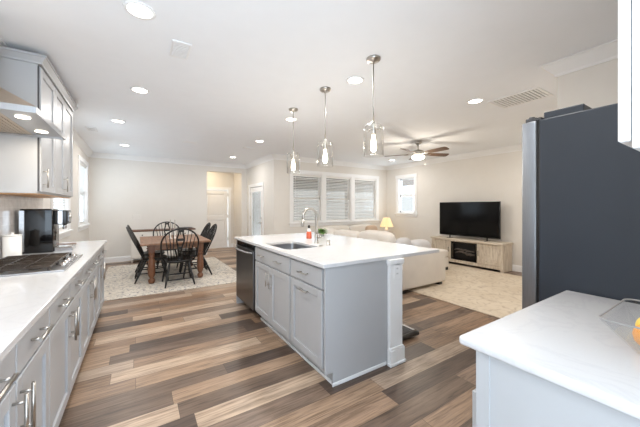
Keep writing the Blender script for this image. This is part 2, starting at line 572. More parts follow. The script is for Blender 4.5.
crown_prof = [(0.0, CEIL - 0.115), (0.012, CEIL - 0.115), (0.016, CEIL - 0.095), (0.034, CEIL - 0.075), (0.072, CEIL - 0.030), (0.084, CEIL - 0.014), (0.098, CEIL - 0.012), (0.098, CEIL - 0.001), (0.0, CEIL - 0.001)]
cr = MB().sweep([(-0.98, -0.12), (-0.98, 8.58), (2.82, 8.58), (2.82, 6.5), (6.72, 6.5), (6.72, 1.0), (3.19, 1.0), (3.19, -0.12)], crown_prof)
struct(cr.build('trim_1', 'trim'), 'white crown moulding around the ceiling')
bp = [(0, 0), (0.016, 0), (0.016, 0.10), (0.010, 0.125), (0, 0.13)]
for nm, paths in (('baseboard_left', [[(-0.98, 4.72), (-0.98, 8.58)]]),
                  ('baseboard_dining', [[(-0.98, 8.58), (1.66, 8.58)], [(2.66, 8.58), (2.82, 8.58)]]),
                  ('baseboard_porch', [[(2.82, 8.58), (2.82, 8.35)], [(2.82, 7.19), (2.82, 6.5)]]),
                  ('baseboard_window', [[(2.82, 6.5), (6.72, 6.5)]]),
                  ('baseboard_right', [[(6.72, 6.5), (6.72, 1.0)]]),
                  ('baseboard_near', [[(6.72, 1.0), (3.19, 1.0)]]),
                  ('baseboard_hall', [[(1.2, 9.65), (1.68, 9.65)], [(2.62, 9.65), (2.72, 9.65), (2.72, 8.70)]])):
    mb = MB()
    for pth in paths: mb.sweep(pth, bp)
    struct(mb.build(nm, 'trim'))
bs = MB(); bs.box(-0.98, -0.12, 0.905, -0.968, 4.70, 1.475)
struct(bs.build('trim_2', 'tile'), 'mottled pale grey tile backsplash')

# windows -------------------------------------------------------------
wn = [0]
def window(frm, hole, muntin=False, mull=None):
    """sash window set in a hole; frm faces the room (n<0 is inside the wall)"""
    u0, u1, z0, z1 = hole
    wn[0] += 1
    mb = MB()          # jamb liner
    for (a, b, c, d) in ((u0, z0, u0 + 0.02, z1), (u1 - 0.02, z0, u1, z1), (u0, z1 - 0.02, u1, z1), (u0, z0, u1, z0 + 0.02)):
        frm.box(mb, a, b, -0.12, c, d, 0.0)
    w = struct(mb.build('window_%d' % wn[0], 'trim'))
    zm = (z0 + z1) / 2 - 0.02
    for nm, (a, b, n0) in (('upper_sash', (zm, z1 - 0.02, -0.105)), ('lower_sash', (z0 + 0.02, zm + 0.035, -0.08))):
        sb = MB(); t = 0.04
        frm.box(sb, u0 + 0.02, a, n0, u0 + 0.02 + t, b, n0 + 0.025)
        frm.box(sb, u1 - 0.02 - t, a, n0, u1 - 0.02, b, n0 + 0.025)
        frm.box(sb, u0 + 0.02, b - t, n0, u1 - 0.02, b, n0 + 0.025)
        frm.box(sb, u0 + 0.02, a, n0, u1 - 0.02, a + t, n0 + 0.025)
        so = sb.build(nm, 'trim', w)
        gb = MB(); frm.box(gb, u0 + 0.05, a + 0.03, n0 + 0.010, u1 - 0.05, b - 0.03, n0 + 0.014)
        gb.build('pane', 'glass', so)
    return w

tn = [2]
def casing(frm, u0, u1, z0, z1, sill=True, posts=()):
    mb = MB(); c = 0.09
    frm.box(mb, u0 - c, z0, 0, u0, z1, 0.018)
    frm.box(mb, u1, z0, 0, u1 + c, z1, 0.018)
    frm.box(mb, u0 - c - 0.012, z1, 0, u1 + c + 0.012, z1 + c, 0.022)
    for a, b in posts:
        frm.box(mb, a, z0, 0, b, z1, 0.018)
    if sill:
        frm.box(mb, u0 - c - 0.025, z0 - 0.025, 0, u1 + c + 0.025, z0, 0.05)
        frm.box(mb, u0 - c, z0 - 0.10, 0, u1 + c, z0 - 0.025, 0.016)
    tn[0] += 1
    return struct(mb.build('trim_%d' % tn[0], 'trim', None, 0.003, 1))

def blind(frm, hole, tilt, label, group, pitch=0.043, n=-0.045):
    u0, u1, z0, z1 = hole
    u0 += 0.025; u1 -= 0.025
    root = thing('window_blind', label, 'blind', frm.p((u0 + u1) / 2, z0 + 0.02, n), group)
    mb = MB(); frm.box(mb, u0, z1 - 0.07, n - 0.028, u1, z1 - 0.02, n + 0.03)
    mb.build('head_rail', 'blind', root)
    mb = MB()
    z = z0 + 0.055; hw = 0.024
    cs, sn = math.cos(tilt) * hw, math.sin(tilt) * hw
    while z < z1 - 0.075:
        a = [frm.p(u0, z + sn, n + cs), frm.p(u1, z + sn, n + cs), frm.p(u1, z - sn, n - cs), frm.p(u0, z - sn, n - cs)]
        b = [(p[0], p[1], p[2] - 0.003) for p in a]
        mb.add(a + b, [(0, 1, 2, 3), (7, 6, 5, 4), (0, 4, 5, 1), (1, 5, 6, 2), (2, 6, 7, 3), (3, 7, 4, 0)])
        z += pitch
    mb.build('slats', 'blind', root)
    mb = MB(); frm.box(mb, u0, z0 + 0.022, n - 0.025, u1, z0 + 0.042, n + 0.025)
    mb.build('bottom_rail', 'blind', root)
    for t in (0.18, 0.82):
        u = u0 + (u1 - u0) * t
        mb = MB().cyl(frm.p(u, z0 + 0.03, n + 0.026), frm.p(u, z1 - 0.05, n + 0.026), 0.0012, n=5)
        mb.build('ladder_cord', 'blind', root)
    mb = MB().cyl(frm.p(u0 + 0.06, z0 + 0.55, n + 0.036), frm.p(u0 + 0.06, z1 - 0.06, n + 0.036), 0.004, n=6)
    mb.build('tilt_wand', 'blind', root)
    return root

FL = Fr('x', -0.98, +1); FW = Fr('y', 6.5, -1); FR = Fr('x', 6.72, -1)
for h in LW:
    window(FL, h); casing(FL, *h)
for h in WW: window(FW, h)
casing(FW, 3.34, 6.27, 0.95, 2.23, True, [(4.23, 4.36), (5.25, 5.38)])
window(FR, RW[0]); casing(FR, *RW[0])
blind(FL, LW[0], R(38), 'white slatted blind in the side window just past the wall cabinets', 'blinds on the side wall')
blind(FL, LW[1], R(38), 'white slatted blind in the side window by the dining corner', 'blinds on the side wall')
blind(FW, WW[0], R(-27), 'grey slatted blind behind the gooseneck faucet, first of three', 'blinds of the triple window')
blind(FW, WW[1], R(-27), 'grey slatted blind in the middle window of the three', 'blinds of the triple window')
blind(FW, WW[2], R(-27), 'grey slatted blind in the triple window, nearest the table lamp', 'blinds of the triple window')

# doors ---------------------------------------------------------------
FH = Fr('y', 9.69, -1)
mb = MB()
u0, u1, z1 = 1.775, 2.525, 1.905
ra = 0.10
for (a, b, c, d) in ((u0, 0.01, u0 + ra, z1), (u1 - ra, 0.01, u1, z1), (u0 + ra, 0.01, u1 - ra, 0.22), (u0 + ra, z1 - 0.12, u1 - ra, z1), (u0 + ra, 0.93, u1 - ra, 1.07)):
    FH.box(mb, a, b, 0, c, d, 0.04)
for (b, d) in ((0.22, 0.93), (1.07, z1 - 0.12)):
    FH.box(mb, u0 + ra, b, 0, u1 - ra, d, 0.016)
    FH.box(mb, u0 + ra + 0.05, b + 0.05, 0, u1 - ra - 0.05, d - 0.05, 0.030)
d1 = struct(mb.build('door_1', 'trim', None, 0.004, 1), 'white two-panel door at the end of the hall')
mb = MB()
for z in (0.25, 1.0, 1.72): FH.box(mb, 2.521, z, 0.03, 2.541, z + 0.09, 0.047)
mb.build('hinge', 'nickel', d1)
mb = MB().lathe([(0.0, 0), (0.026, 0.0), (0.026, 0.008), (0.012, 0.012), (0.012, 0.035), (0.026, 0.045), (0.028, 0.06), (0.018, 0.07), (0, 0.072)], n=16, M4=Matrix.Translation((1.83, 9.65, 0.95)) @ Matrix.Rotation(R(90), 4, 'X'))
mb.build('door_knob', 'nickel', d1)
casing(Fr('y', 9.65, -1), 1.76, 2.54, 0, 1.92, False)

FP = Fr('x', 2.86, -1)
mb = MB(); u0, u1, z1, st = 7.295, 8.245, 1.915, 0.115
for (a, b, c, d) in ((u0, 0.01, u0 + st, z1), (u1 - st, 0.01, u1, z1), (u0 + st, 0.01, u1 - st, 0.25), (u0 + st, z1 - 0.13, u1 - st, z1)):
    FP.box(mb, a, b, -0.005, c, d, 0.035)
d2 = struct(mb.build('door_2', 'trim', None, 0.004, 1), 'white full glass door to the porch')
mb = MB(); FP.box(mb, u0 + st, 0.25, 0.012, u1 - st, z1 - 0.13, 0.018)
mb.build('pane', 'glass', d2)
mb = MB()
mb.lathe([(0, 0), (0.028, 0), (0.028, 0.012), (0, 0.014)], n=16, M4=Matrix.Translation((2.826, 7.355, 1.06)) @ Matrix.Rotation(R(-90), 4, 'Y'))
mb.build('deadbolt', 'nickel', d2)
mb = MB()
mb.lathe([(0, 0), (0.03, 0), (0.03, 0.01), (0.011, 0.012), (0.011, 0.05), (0, 0.05)], n=16, M4=Matrix.Translation((2.826, 7.355, 0.93)) @ Matrix.Rotation(R(-90), 4, 'Y'))
mb.tube([(2.78, 7.355, 0.93), (2.776, 7.40, 0.932), (2.778, 7.465, 0.928)], [0.011, 0.010, 0.008], 10)
mb.build('lever_handle', 'nickel', d2)
mb = MB()
for z in (0.25, 1.0, 1.70): FP.box(mb, 8.238, z, 0.03, 8.26, z + 0.09, 0.042)
mb.build('hinge', 'nickel', d2)
casing(Fr('x', 2.82, -1), 7.28, 8.26, 0, 1.93, False)

# porch outside ---------------------------------------------------------
mb = MB(); mb.box(2.94, 6.62, -0.12, 12.0, 11.5, -0.02)
struct(mb.build('porch_floor', 'concrete'))
mb = MB(); mb.box(2.94, 6.62, 2.42, 11.5, 10.9, 2.52)
struct(mb.build('porch_ceiling', 'porchwood'))
mb = MB(); mb.box(4.1, 10.1, -0.02, 4.35, 10.35, 2.42); mb.box(8.0, 10.1, -0.02, 8.25, 10.35, 2.42); mb.box(2.94, 10.15, 2.05, 11.5, 10.3, 2.42)
struct(mb.build('porch_column', 'siding'))
mb = MB(); mb.box(0, 13.0, -0.02, 16, 13.2, 2.3)
for i in range(14): mb.box(0, 12.985, 0.1 + i * 0.155, 16, 13.0, 0.22 + i * 0.155)
struct(mb.build('exterior_wall', 'siding'))

# ================================================================== LEFT KITCHEN RUN
LX = -0.378          # plane of the cabinet boxes' fronts is LX-0.02
FC = Fr('x', LX - 0.02, +1)
CT = 0.914
def left_unit(y0, y1, n, label, handles):
    """base cabinet with n drawers over n doors"""
    root = thing('base_cabinet', label, 'cabinet', (-0.68, (y0 + y1) / 2, 0), 'grey base cabinets along the side wall')
    mb = MB(); mb.box(-0.962, y0, 0.10, LX - 0.02, y1, 0.882)
    mb.build('body', 'cab', root)
    mb = MB(); mb.box(-0.962, y0, 0, LX - 0.09, y1, 0.10)
    mb.build('toe_kick', 'cab', root)
    w = (y1 - y0) / n
    for i in range(n):
        a, b = y0 + i * w + 0.006, y0 + (i + 1) * w - 0.006
        d = slab_front(FC, a, 0.725, b, 0.87, 'drawer', 'cab', root)
        c = (a + b) / 2
        bar(FC, c - 0.09, 0.80, c + 0.09, 0.80, 0.02, d, 0.036, 0.0065)
        d = shaker(FC, a, 0.115, b, 0.712, 'door', 'cab', root)
        h = handles[i]
        u = a + 0.035 if h < 0 else b - 0.035
        bar(FC, u, 0.49, u, 0.68, 0.02, d, 0.036, 0.0065)
    return root
left_unit(0.10, 1.02, 2, 'grey base cabinet on the side wall, the unit closest to the camera', (1, -1))
left_unit(1.02, 1.95, 2, 'grey two-door base cabinet in front of the cooktop, at the lower picture edge', (1, -1))
left_unit(1.95, 2.46, 1, 'narrow grey base cabinet below the near half of the cooktop', (1,))
left_unit(2.46, 2.97, 1, 'narrow grey base cabinet below the far half of the cooktop', (-1,))
left_unit(2.97, 3.85, 2, 'grey two-door base cabinet below the black coffee machine', (1, -1))
lu = left_unit(3.85, 4.70, 2, 'grey two-door base cabinet at the dining end of the wall counter', (1, -1))

mb = MB(); mb.box(-0.967, 0.08, 0.882, -0.353, 4.75, CT)
tag(mb.build('countertop', 'quartz', None, 0.004, 2), 'long white quartz countertop along the tiled wall under the hood', 'countertop')

# upper cabinets
FU = Fr('x', -0.695, +1)
uroot = thing('wall_cabinet', 'grey wall cabinet with three tall doors beside the range hood', 'cabinet', (-0.82, 3.9, 1.465))
mb = MB(); mb.box(-0.979, 3.205, 1.47, -0.695, 4.59, 2.53)
mb.build('body', 'cab', uroot, 0.002, 1)
mb = MB(); mb.box(-0.972, 3.225, 1.462, -0.702, 4.57, 1.47)
mb.build('underside', 'cabwood', uroot)
for i, (a, b) in enumerate(((3.22, 3.69), (3.70, 4.11), (4.12, 4.578))):
    d = shaker(FU, a, 1.485, b, 2.515, 'door', 'cab', uroot)
    if i < 2:
        v = b - 0.05 if i == 1 else a + 0.05
        bar(FU, v, 1.52, v, 1.68, 0.02, d)
mb = MB()
cp = [(0.0, 2.53), (0.008, 2.53), (0.012, 2.545), (0.035, 2.58), (0.042, 2.582), (0.042, 2.60), (0.0, 2.60)]
# path with the outside on its right: start at wall near side, go out to the room, then away, then back
mb.sweep([(-0.979, 4.59), (-0.675, 4.59), (-0.675, 3.205), (-0.979, 3.205)][::-1], cp)
mb.build('crown_moulding', 'cab', uroot)
mb = MB(); mb.box(-0.979, 3.205, 2.53, -0.675, 4.59, 2.55); mb.build('top_panel', 'cab', uroot)
mb = MB(); mb.box(-0.695, 3.207, 1.49, -0.685, 3.217, 2.52); mb.build('shadow_gap', 'cabdark', uroot)

# range hood
hroot = thing('range_hood', 'stainless chimney range hood with two lit lamps above the cooktop', 'range hood', (-0.74, 2.79, 1.927))
HX, H0, H1 = -0.52, 2.38, 3.20
mb = MB()
for (a, b, c, d) in ((-0.966, H0, HX, H0 + 0.012), (-0.966, H1 - 0.012, HX, H1), (HX - 0.012, H0 + 0.012, HX, H1 - 0.012), (-0.966, H0 + 0.012, -0.954, H1 - 0.012)):
    mb.box(a, b, 1.927, c, d, 1.967)
mb.build('canopy_band', 'steel', hroot, 0.001, 1)
mb = MB()
B = [(-0.966, H0), (HX, H0), (HX, H1), (-0.966, H1)]
T = [(-0.966, 2.64), (-0.84, 2.64), (-0.84, 2.94), (-0.966, 2.94)]
vs = [(x, y, 1.967) for x, y in B] + [(x, y, 2.18) for x, y in T]
mb.add(vs, [(0, 1, 5, 4), (1, 2, 6, 5), (2, 3, 7, 6), (3, 0, 4, 7), (4, 5, 6, 7), (0, 3, 2, 1)])
mb.build('canopy', 'hoodmesh', hroot)
mb = MB(); mb.box(-0.966, 2.64, 2.18, -0.84, 2.94, CEIL - 0.001)
mb.build('chimney', 'steel', hroot)
mb = MB(); mb.box(-0.71, H0 + 0.012, 1.937, HX - 0.012, H1 - 0.012, 1.944)
mb.build('lamp_panel', 'steel', hroot)
mb = MB(); mb.box(-0.954, H0 + 0.02, 1.940, -0.71, H1 - 0.02, 1.946)
for i in range(9): mb.box(-0.945 + i * 0.028, H0 + 0.04, 1.936, -0.935 + i * 0.028, H1 - 0.04, 1.940)
mb.build('filter', 'hoodmesh', hroot)
for y in (2.57, 2.99):
    mb = MB().lathe([(0.0, 1.933), (0.036, 1.933), (0.036, 1.939), (0, 1.939)], (-0.625, y, 0), 20)
    mb.build('lamp', 'hoodlens', hroot)
    ld = bpy.data.lights.new('hood_lamp_light', 'AREA'); ld.shape = 'DISK'; ld.size = 0.06; ld.energy = 1.6; ld.color = (1, 0.85, 0.66)
    lo = bpy.data.objects.new('hood_lamp_light', ld); C.objects.link(lo); lo.location = (-0.625, y, 1.927)

# cooktop
croot = thing('gas_cooktop', 'gas cooktop with black cast iron grates on the wall counter', 'cooktop', (-0.66, 2.98, CT))
KY0, KY1 = 2.60, 3.36
mb = MB(); mb.box(-0.915, KY0, CT, -0.425, KY1, CT + 0.012)
mb.build('tray', 'steel', croot, 0.003, 2)
for gy in (KY0 + 0.02, KY0 + 0.265, KY0 + 0.51):
    mb = MB(); z = CT + 0.040
    y0, y1, x0, x1 = gy, gy + 0.225, -0.90, -0.51
    for x in (x0, x1): mb.box(x - 0.0045, y0, z - 0.010, x + 0.0045, y1, z)
    for y in (y0, y1): mb.box(x0, y - 0.0045, z - 0.010, x1, y + 0.0045, z)
    for t in (0.25, 0.5, 0.75): mb.box(x0, y0 + 0.225 * t - 0.0035, z - 0.010, x1, y0 + 0.225 * t + 0.0035, z)
    for t in (0.33, 0.67): mb.box(x0 + (x1 - x0) * t - 0.0035, y0, z - 0.010, x0 + (x1 - x0) * t + 0.0035, y1, z)
    for x in (x0, x1):
        for y in (y0, y1): mb.box(x - 0.008, y - 0.008, CT + 0.012, x + 0.008, y + 0.008, z)
    mb.build('grate', 'blackiron', croot, 0.002, 1)
for (x, y, r) in ((-0.80, KY0 + 0.13, 0.04), (-0.60, KY0 + 0.13, 0.03), (-0.71, KY0 + 0.38, 0.055), (-0.80, KY0 + 0.63, 0.03), (-0.60, KY0 + 0.63, 0.04)):
    mb = MB().lathe([(r * 1.3, 0), (r * 1.3, 0.008), (r, 0.010), (r, 0.02), (r * 0.8, 0.024), (0, 0.024)], (x, y, CT + 0.012), 18)
    mb.build('burner', 'blackiron', croot)
for i in range(5):
    mb = MB().lathe([(0.022, 0), (0.022, 0.004), (0.018, 0.006), (0.017, 0.024), (0, 0.026)], (-0.462, KY0 + 0.18 + i * 0.10, CT + 0.012), 16)
    mb.build('knob', 'chrome', croot)

# coffee machine
kroot = thing('coffee_machine', 'black espresso coffee machine with chrome spout head on the wall counter', 'coffee machine', (-0.78, 3.75, CT))
KY = 3.74
mb = MB(); mb.box(-0.935, KY, CT + 0.001, -0.70, KY + 0.26, CT + 0.425)
mb.build('body', 'blackgloss', kroot, 0.012, 3)
mb = MB(); mb.box(-0.936, KY - 0.004, CT + 0.02, -0.90, KY, CT + 0.41)
mb.build('side_trim', 'chrome', kroot, 0.001, 1)
mb = MB(); mb.box(-0.70, KY + 0.03, CT + 0.27, -0.60, KY + 0.23, CT + 0.41)
mb.build('spout_head', 'black', kroot, 0.01, 3)
mb = MB(); mb.box(-0.672, KY + 0.026, CT + 0.275, -0.632, KY + 0.234, CT + 0.405); mb.box(-0.6, KY + 0.07, CT + 0.29, -0.592, KY + 0.19, CT + 0.395)
mb.build('chrome_trim', 'chrome', kroot, 0.003, 2)
for dy in (0.10, 0.16):
    mb = MB().cyl((-0.635, KY + dy, CT + 0.22), (-0.635, KY + dy, CT + 0.275), 0.012, n=12); mb.build('nozzle', 'chrome', kroot)
mb = MB(); mb.box(-0.70, KY + 0.03, CT + 0.001, -0.56, KY + 0.23, CT + 0.045)
mb.build('drip_tray', 'chrome', kroot, 0.006, 2)
mb = MB(); mb.lathe([(0.0, 0), (0.03, 0), (0.028, 0.018), (0, 0.02)], n=18, M4=Matrix.Translation((-0.60, KY + 0.13, CT + 0.345)) @ Matrix.Rotation(R(90), 4, 'Y'))
mb.build('dial', 'nickel', kroot)

# white canister
mb = MB(); mb.lathe([(0.0, 0.0), (0.055, 0), (0.058, 0.006), (0.058, 0.195), (0.053, 0.198), (0.053, 0.008), (0, 0.008)], n=28)
troot = thing('canister', 'white ceramic canister on the counter before the tile wall', 'canister', (-0.90, 3.44, CT))
for i, p in enumerate(mb.v): mb.v[i] = (p[0] - 0.90, p[1] + 3.44, p[2] + CT)
mb.build('jar', 'ceramic', troot)
mb = MB().lathe([(0.059, 0.198), (0.059, 0.206), (0.02, 0.211), (0.010, 0.214), (0.012, 0.226), (0, 0.228)], (-0.90, 3.44, CT), 28)
mb.build('lid', 'ceramic', troot)
# flat wooden tray past the machine
mb = MB(); mb.box(-0.93, 4.05, CT + 0.001, -0.62, 4.45, CT + 0.014)
tag(mb.build('cutting_board', 'darkwood', None, 0.005, 2), 'flat brown board lying on the counter behind the coffee machine', 'cutting board')

# ================================================================== ISLAND
IX, IX1, IY0, IY1 = 1.17, 1.83, 1.75, 4.02
IT = 0.935
FI = Fr('x', IX + 0.02, -1)
def slab_hole(x0, y0, x1, y1, z0, z1, hx0, hy0, hx1, hy1, rc=0.06):
    mb = MB()
    outer = [(x0, y0), (x1, y0), (x1, y1), (x0, y1)]
    inner = []
    for cx, cy, a0 in ((hx0 + rc, hy0 + rc, 180), (hx1 - rc, hy0 + rc, 270), (hx1 - rc, hy1 - rc, 0), (hx0 + rc, hy1 - rc, 90)):
        for k in range(5):
            a = R(a0 + 22.5 * k); inner.append((cx + rc * math.cos(a), cy + rc * math.sin(a)))
    n = len(inner)
    V = [(x, y, z) for z in (z0, z1) for x, y in outer] + [(x, y, z) for z in (z0, z1) for x, y in inner]
    F = [(0, 1, 5, 4), (1, 2, 6, 5), (2, 3, 7, 6), (3, 0, 4, 7)]
    for k in range(n): F.append((8 + k, 8 + n + k, 8 + n + (k + 1) % n, 8 + (k + 1) % n))
    for lv, ob, ib in ((0, 0, 8), (1, 4, 8 + n)):
        for q in range(4):
            arc = [ib + q * 5 + k for k in range(5)]
            for k in range(4): F.append((ob + q, arc[k], arc[k + 1]))
            F.append((ob + q, arc[4], ib + ((q + 1) * 5) % n, ob + (q + 1) % 4))
    mb.add(V, F)
    return mb, inner
SX0, SY0, SX1, SY1 = 1.235, 2.53, 1.625, 3.12
mb, inner = slab_hole(IX - 0.025, IY0 - 0.015, 2.53, 4.045, IT - 0.03, IT, SX0, SY0, SX1, SY1)
tag(mb.build('countertop', 'quartz', None, 0.003, 2), 'white quartz countertop of the kitchen island, with the sink cut into it', 'countertop')
# sink bowl
mb = MB()
n = len(inner)
cx, cy = (SX0 + SX1) / 2, (SY0 + SY1) / 2
rings = [(1.0, IT - 0.008), (1.0, IT - 0.03), (0.985, IT - 0.16), (0.94, IT - 0.19), (0.10, IT - 0.195)]
for s_, z in rings:
    for x, y in inner: mb.v.append((cx + (x - cx) * s_ * 0.995, cy + (y - cy) * s_ * 0.995, z))
for i in range(len(rings) - 1):
    for k in range(n):
        mb.face((i * n + k, i * n + (k + 1) % n, (i + 1) * n + (k + 1) % n, (i + 1) * n + k), True)
mb.face([(len(rings) - 1) * n + k for k in range(n)])
sroot = thing('sink', 'undermount stainless sink basin in the island countertop', 'sink', (cx, cy, IT - 0.2))
so = mb.build('basin', 'steel', sroot)
sd = so.modifiers.new('thick', 'SOLIDIFY'); sd.thickness = 0.002
mb = MB().lathe([(0.0, 0), (0.04, 0), (0.042, 0.004), (0.03, 0.005), (0, 0.003)], (cx, cy, IT - 0.194), 20); mb.build('drain', 'chrome', sroot)

iroot = thing('island_cabinet', 'grey kitchen island base with shaker doors under the white countertop', 'kitchen island', (1.5, 2.5, 0))
mb = MB()
# near-end panel with the toe notch cut at the front
mb.prism([(IX, 0.105), (IX + 0.07, 0.105), (IX + 0.07, 0.0), (IX1, 0.0), (IX1, IT - 0.031), (IX, IT - 0.031)], 'y', IY0, IY0 + 0.02)
mb.build('end_panel', 'cab', iroot, 0.0015, 1)
mb = MB()
mb.box(IX + 0.02, IY0 + 0.02, 0.105, IX1, 2.33, IT - 0.031)
mb.box(IX + 0.02, 2.33, 0.105, IX1, 3.27, 0.60)
mb.box(IX + 0.02, 2.33, 0.60, IX + 0.04, 3.27, IT - 0.031)
mb.box(IX1 - 0.02, 2.33, 0.60, IX1, 3.95, IT - 0.031)
mb.box(IX + 0.02, 3.255, 0.105, IX1 - 0.02, 3.275, IT - 0.031)
mb.box(IX, 3.985, 0.0, IX1, 4.02, IT - 0.031)
mb.box(IX1 - 0.02, 3.27, 0.0, IX1, 3.985, 0.60)
mb.build('body', 'cab', iroot)
mb = MB(); mb.box(IX + 0.085, IY0 + 0.02, 0, IX1, 3.27, 0.105); mb.build('toe_kick', 'cab', iroot)
mb = MB(); mb.box(IX + 0.06, IY0 - 0.010, 0, 1.80, IY0, 0.028); mb.box(IX + 0.072, IY0 - 0.01, 0, IX + 0.085, 3.27, 0.022)
mb.build('shoe_moulding', 'whitecab', iroot, 0.004, 2)
# fronts (n out towards -X)
d = slab_front(FI, 1.80, 0.735, 2.32, 0.885, 'drawer', 'cab', iroot); bar(FI, 1.985, 0.81, 2.135, 0.81, 0.02, d)
d = shaker(FI, 1.80, 0.13, 2.32, 0.72, 'pull_out_door', 'cab', iroot); bar(FI, 1.985, 0.665, 2.135, 0.665, 0.02, d)
d = slab_front(FI, 2.345, 0.735, 3.25, 0.885, 'false_drawer', 'cab', iroot)
bar(FI, 2.50, 0.81, 2.65, 0.81, 0.02, d); bar(FI, 2.95, 0.81, 3.10, 0.81, 0.02, d)
d = shaker(FI, 2.345, 0.13, 2.793, 0.72, 'door', 'cab', iroot); bar(FI, 2.755, 0.51, 2.755, 0.66, 0.02, d)
d = shaker(FI, 2.802, 0.13, 3.25, 0.72, 'door', 'cab', iroot); bar(FI, 2.84, 0.51, 2.84, 0.66, 0.02, d)
# corner post
proot = thing('island_post', 'white square post with base block holding up the island countertop', 'post', (1.885, 1.79, 0))
mb = MB(); mb.box(1.812, 1.71, 0.0, 1.962, 1.746, IT - 0.031); mb.box(1.832, 1.746, 0, 1.962, 1.87, IT - 0.031)
mb.build('shaft', 'whitecab', proot, 0.003, 2)
mb = MB(); mb.box(1.80, 1.695, 0.0, 1.976, 1.7365, 0.13); mb.box(1.832, 1.7365, 0, 1.976, 1.885, 0.13)
mb.prism([(1.80, 0.13), (1.976, 0.13), (1.962, 0.15), (1.812, 0.15)], 'y', 1.698, 1.73)
mb.box(1.792, 1.687, 0, 1.984, 1.729, 0.022)
mb.build('base_block', 'whitecab', proot, 0.003, 2)
mb = MB(); mb.box(1.80, 1.700, 0.868, 1.974, 1.746, IT - 0.0305); mb.box(1.806, 1.704, 0.852, 1.968, 1.746, 0.868); mb.box(1.832, 1.746, 0.868, 1.974, 1.882, IT - 0.0305)
mb.build('capital', 'whitecab', proot, 0.003, 2)
oroot = thing('wall_outlet', 'white power outlet plate on the island corner post', 'outlet', (1.888, 1.71, 0.80))
mb = MB(); mb.box(1.853, 1.704, 0.735, 1.923, 1.71, 0.865); mb.build('plate', 'white', oroot, 0.002, 2)
for z in (0.765, 0.81):
    mb = MB(); mb.box(1.870, 1.702, z, 1.906, 1.7045, z + 0.032); so = mb.build('socket', 'white', oroot, 0.001, 1)
    mb = MB(); mb.box(1.880, 1.7012, z + 0.010, 1.883, 1.7022, z + 0.022); mb.box(1.893, 1.7012, z + 0.010, 1.896, 1.7022, z + 0.022); mb.build('slot', 'cabdark', so)

# dishwasher
droot = thing('dishwasher', 'dark stainless dishwasher built into the far end of the island', 'dishwasher', (1.45, 3.63, 0))
mb = MB(); mb.box(IX + 0.03, 3.285, 0.10, IX1 - 0.03, 3.975, IT - 0.04); mb.build('tub', 'cabdark', droot)
mb = MB(); FI.box(mb, 3.285, 0.115, -0.01, 3.978, 0.825, 0.032); mb.build('door', 'dwsteel', droot, 0.006, 2)
mb = MB(); FI.box(mb, 3.285, 0.83, -0.01, 3.978, IT - 0.036, 0.020); mb.build('control_strip', 'blackgloss', droot, 0.003, 2)
mb = MB()
pts = [FI.p(3.32 + 0.62 * t, 0.80 + 0.0 * t, 0.032 + 0.052 * math.sin(PI * min(1, max(0, t))) ** 0.35) for t in [i / 12 for i in range(13)]]
mb.tube(pts, 0.012, 10); mb.build('handle', 'steel', droot)
mb = MB(); mb.box(IX + 0.10, 3.285, 0.0, IX + 0.12, 3.978, 0.11); mb.build('kick_plate', 'black', droot)

# faucet
froot = thing('faucet', 'brushed nickel gooseneck faucet behind the island sink', 'faucet', (1.76, 2.82, IT))
mb = MB().lathe([(0.03, 0), (0.03, 0.006), (0.024, 0.012), (0.021, 0.02), (0.021, 0.10), (0.016, 0.11), (0.0, 0.11)], (1.76, 2.82, IT), 18); mb.build('base', 'nickel', froot)
mb = MB()
pts = [(1.76, 2.82, IT + 0.10), (1.76, 2.82, IT + 0.31)]
ra = 0.092
for k in range(1, 13):
    a = PI * k / 12 * 0.94
    pts.append((1.76 - ra + ra * math.cos(a), 2.82 - 0.012 * k / 12, IT + 0.31 + ra * math.sin(a)))
lx, ly, lz = pts[-1]
pts.append((lx - 0.006, ly, lz - 0.05))
mb.tube(pts, 0.0155, 12); mb.build('spout', 'nickel', froot)
mb = MB().tube([(lx - 0.006, ly, lz - 0.045), (lx - 0.012, ly, lz - 0.13)], [0.018, 0.021], 14); mb.build('spray_head', 'nickel', froot)
mb = MB().tube([(1.76, 2.80, IT + 0.06), (1.765, 2.76, IT + 0.07), (1.77, 2.70, IT + 0.085)], [0.012, 0.009, 0.008], 10); mb.build('lever', 'nickel', froot)
mb = MB().lathe([(0.024, 0), (0.024, 0.008), (0.021, 0.010), (0.021, 0.055), (0.017, 0.06), (0, 0.06)], (1.775, 2.595, IT), 18)
tag(mb.build('air_gap_cap', 'nickel'), 'short brushed metal cylinder cap on the island next to the faucet', 'air gap cap')
mb = MB().lathe([(0.022, 0), (0.022, 0.006), (0, 0.008)], (1.655, 2.57, IT), 18)
tag(mb.build('air_switch', 'nickel'), 'small flat round metal button at the edge of the sink', 'button')
# soap bottle
broot = thing('soap_bottle', 'orange dish soap bottle with black cap behind the faucet', 'bottle', (1.93, 3.28, IT))
mb = MB().lathe([(0.0, 0), (0.032, 0), (0.036, 0.01), (0.034, 0.075), (0.030, 0.095), (0, 0.095)], (1.93, 3.28, IT), 18); mb.build('body', 'orange', broot)
mb = MB().lathe([(0.030, 0.095), (0.022, 0.115), (0.013, 0.13), (0.013, 0.14), (0, 0.14)], (1.93, 3.28, IT), 18); mb.build('neck', 'white', broot)
mb = MB().lathe([(0.016, 0.138), (0.016, 0.165), (0.010, 0.18), (0, 0.18)], (1.93, 3.28, IT), 16); mb.build('cap', 'black', broot)
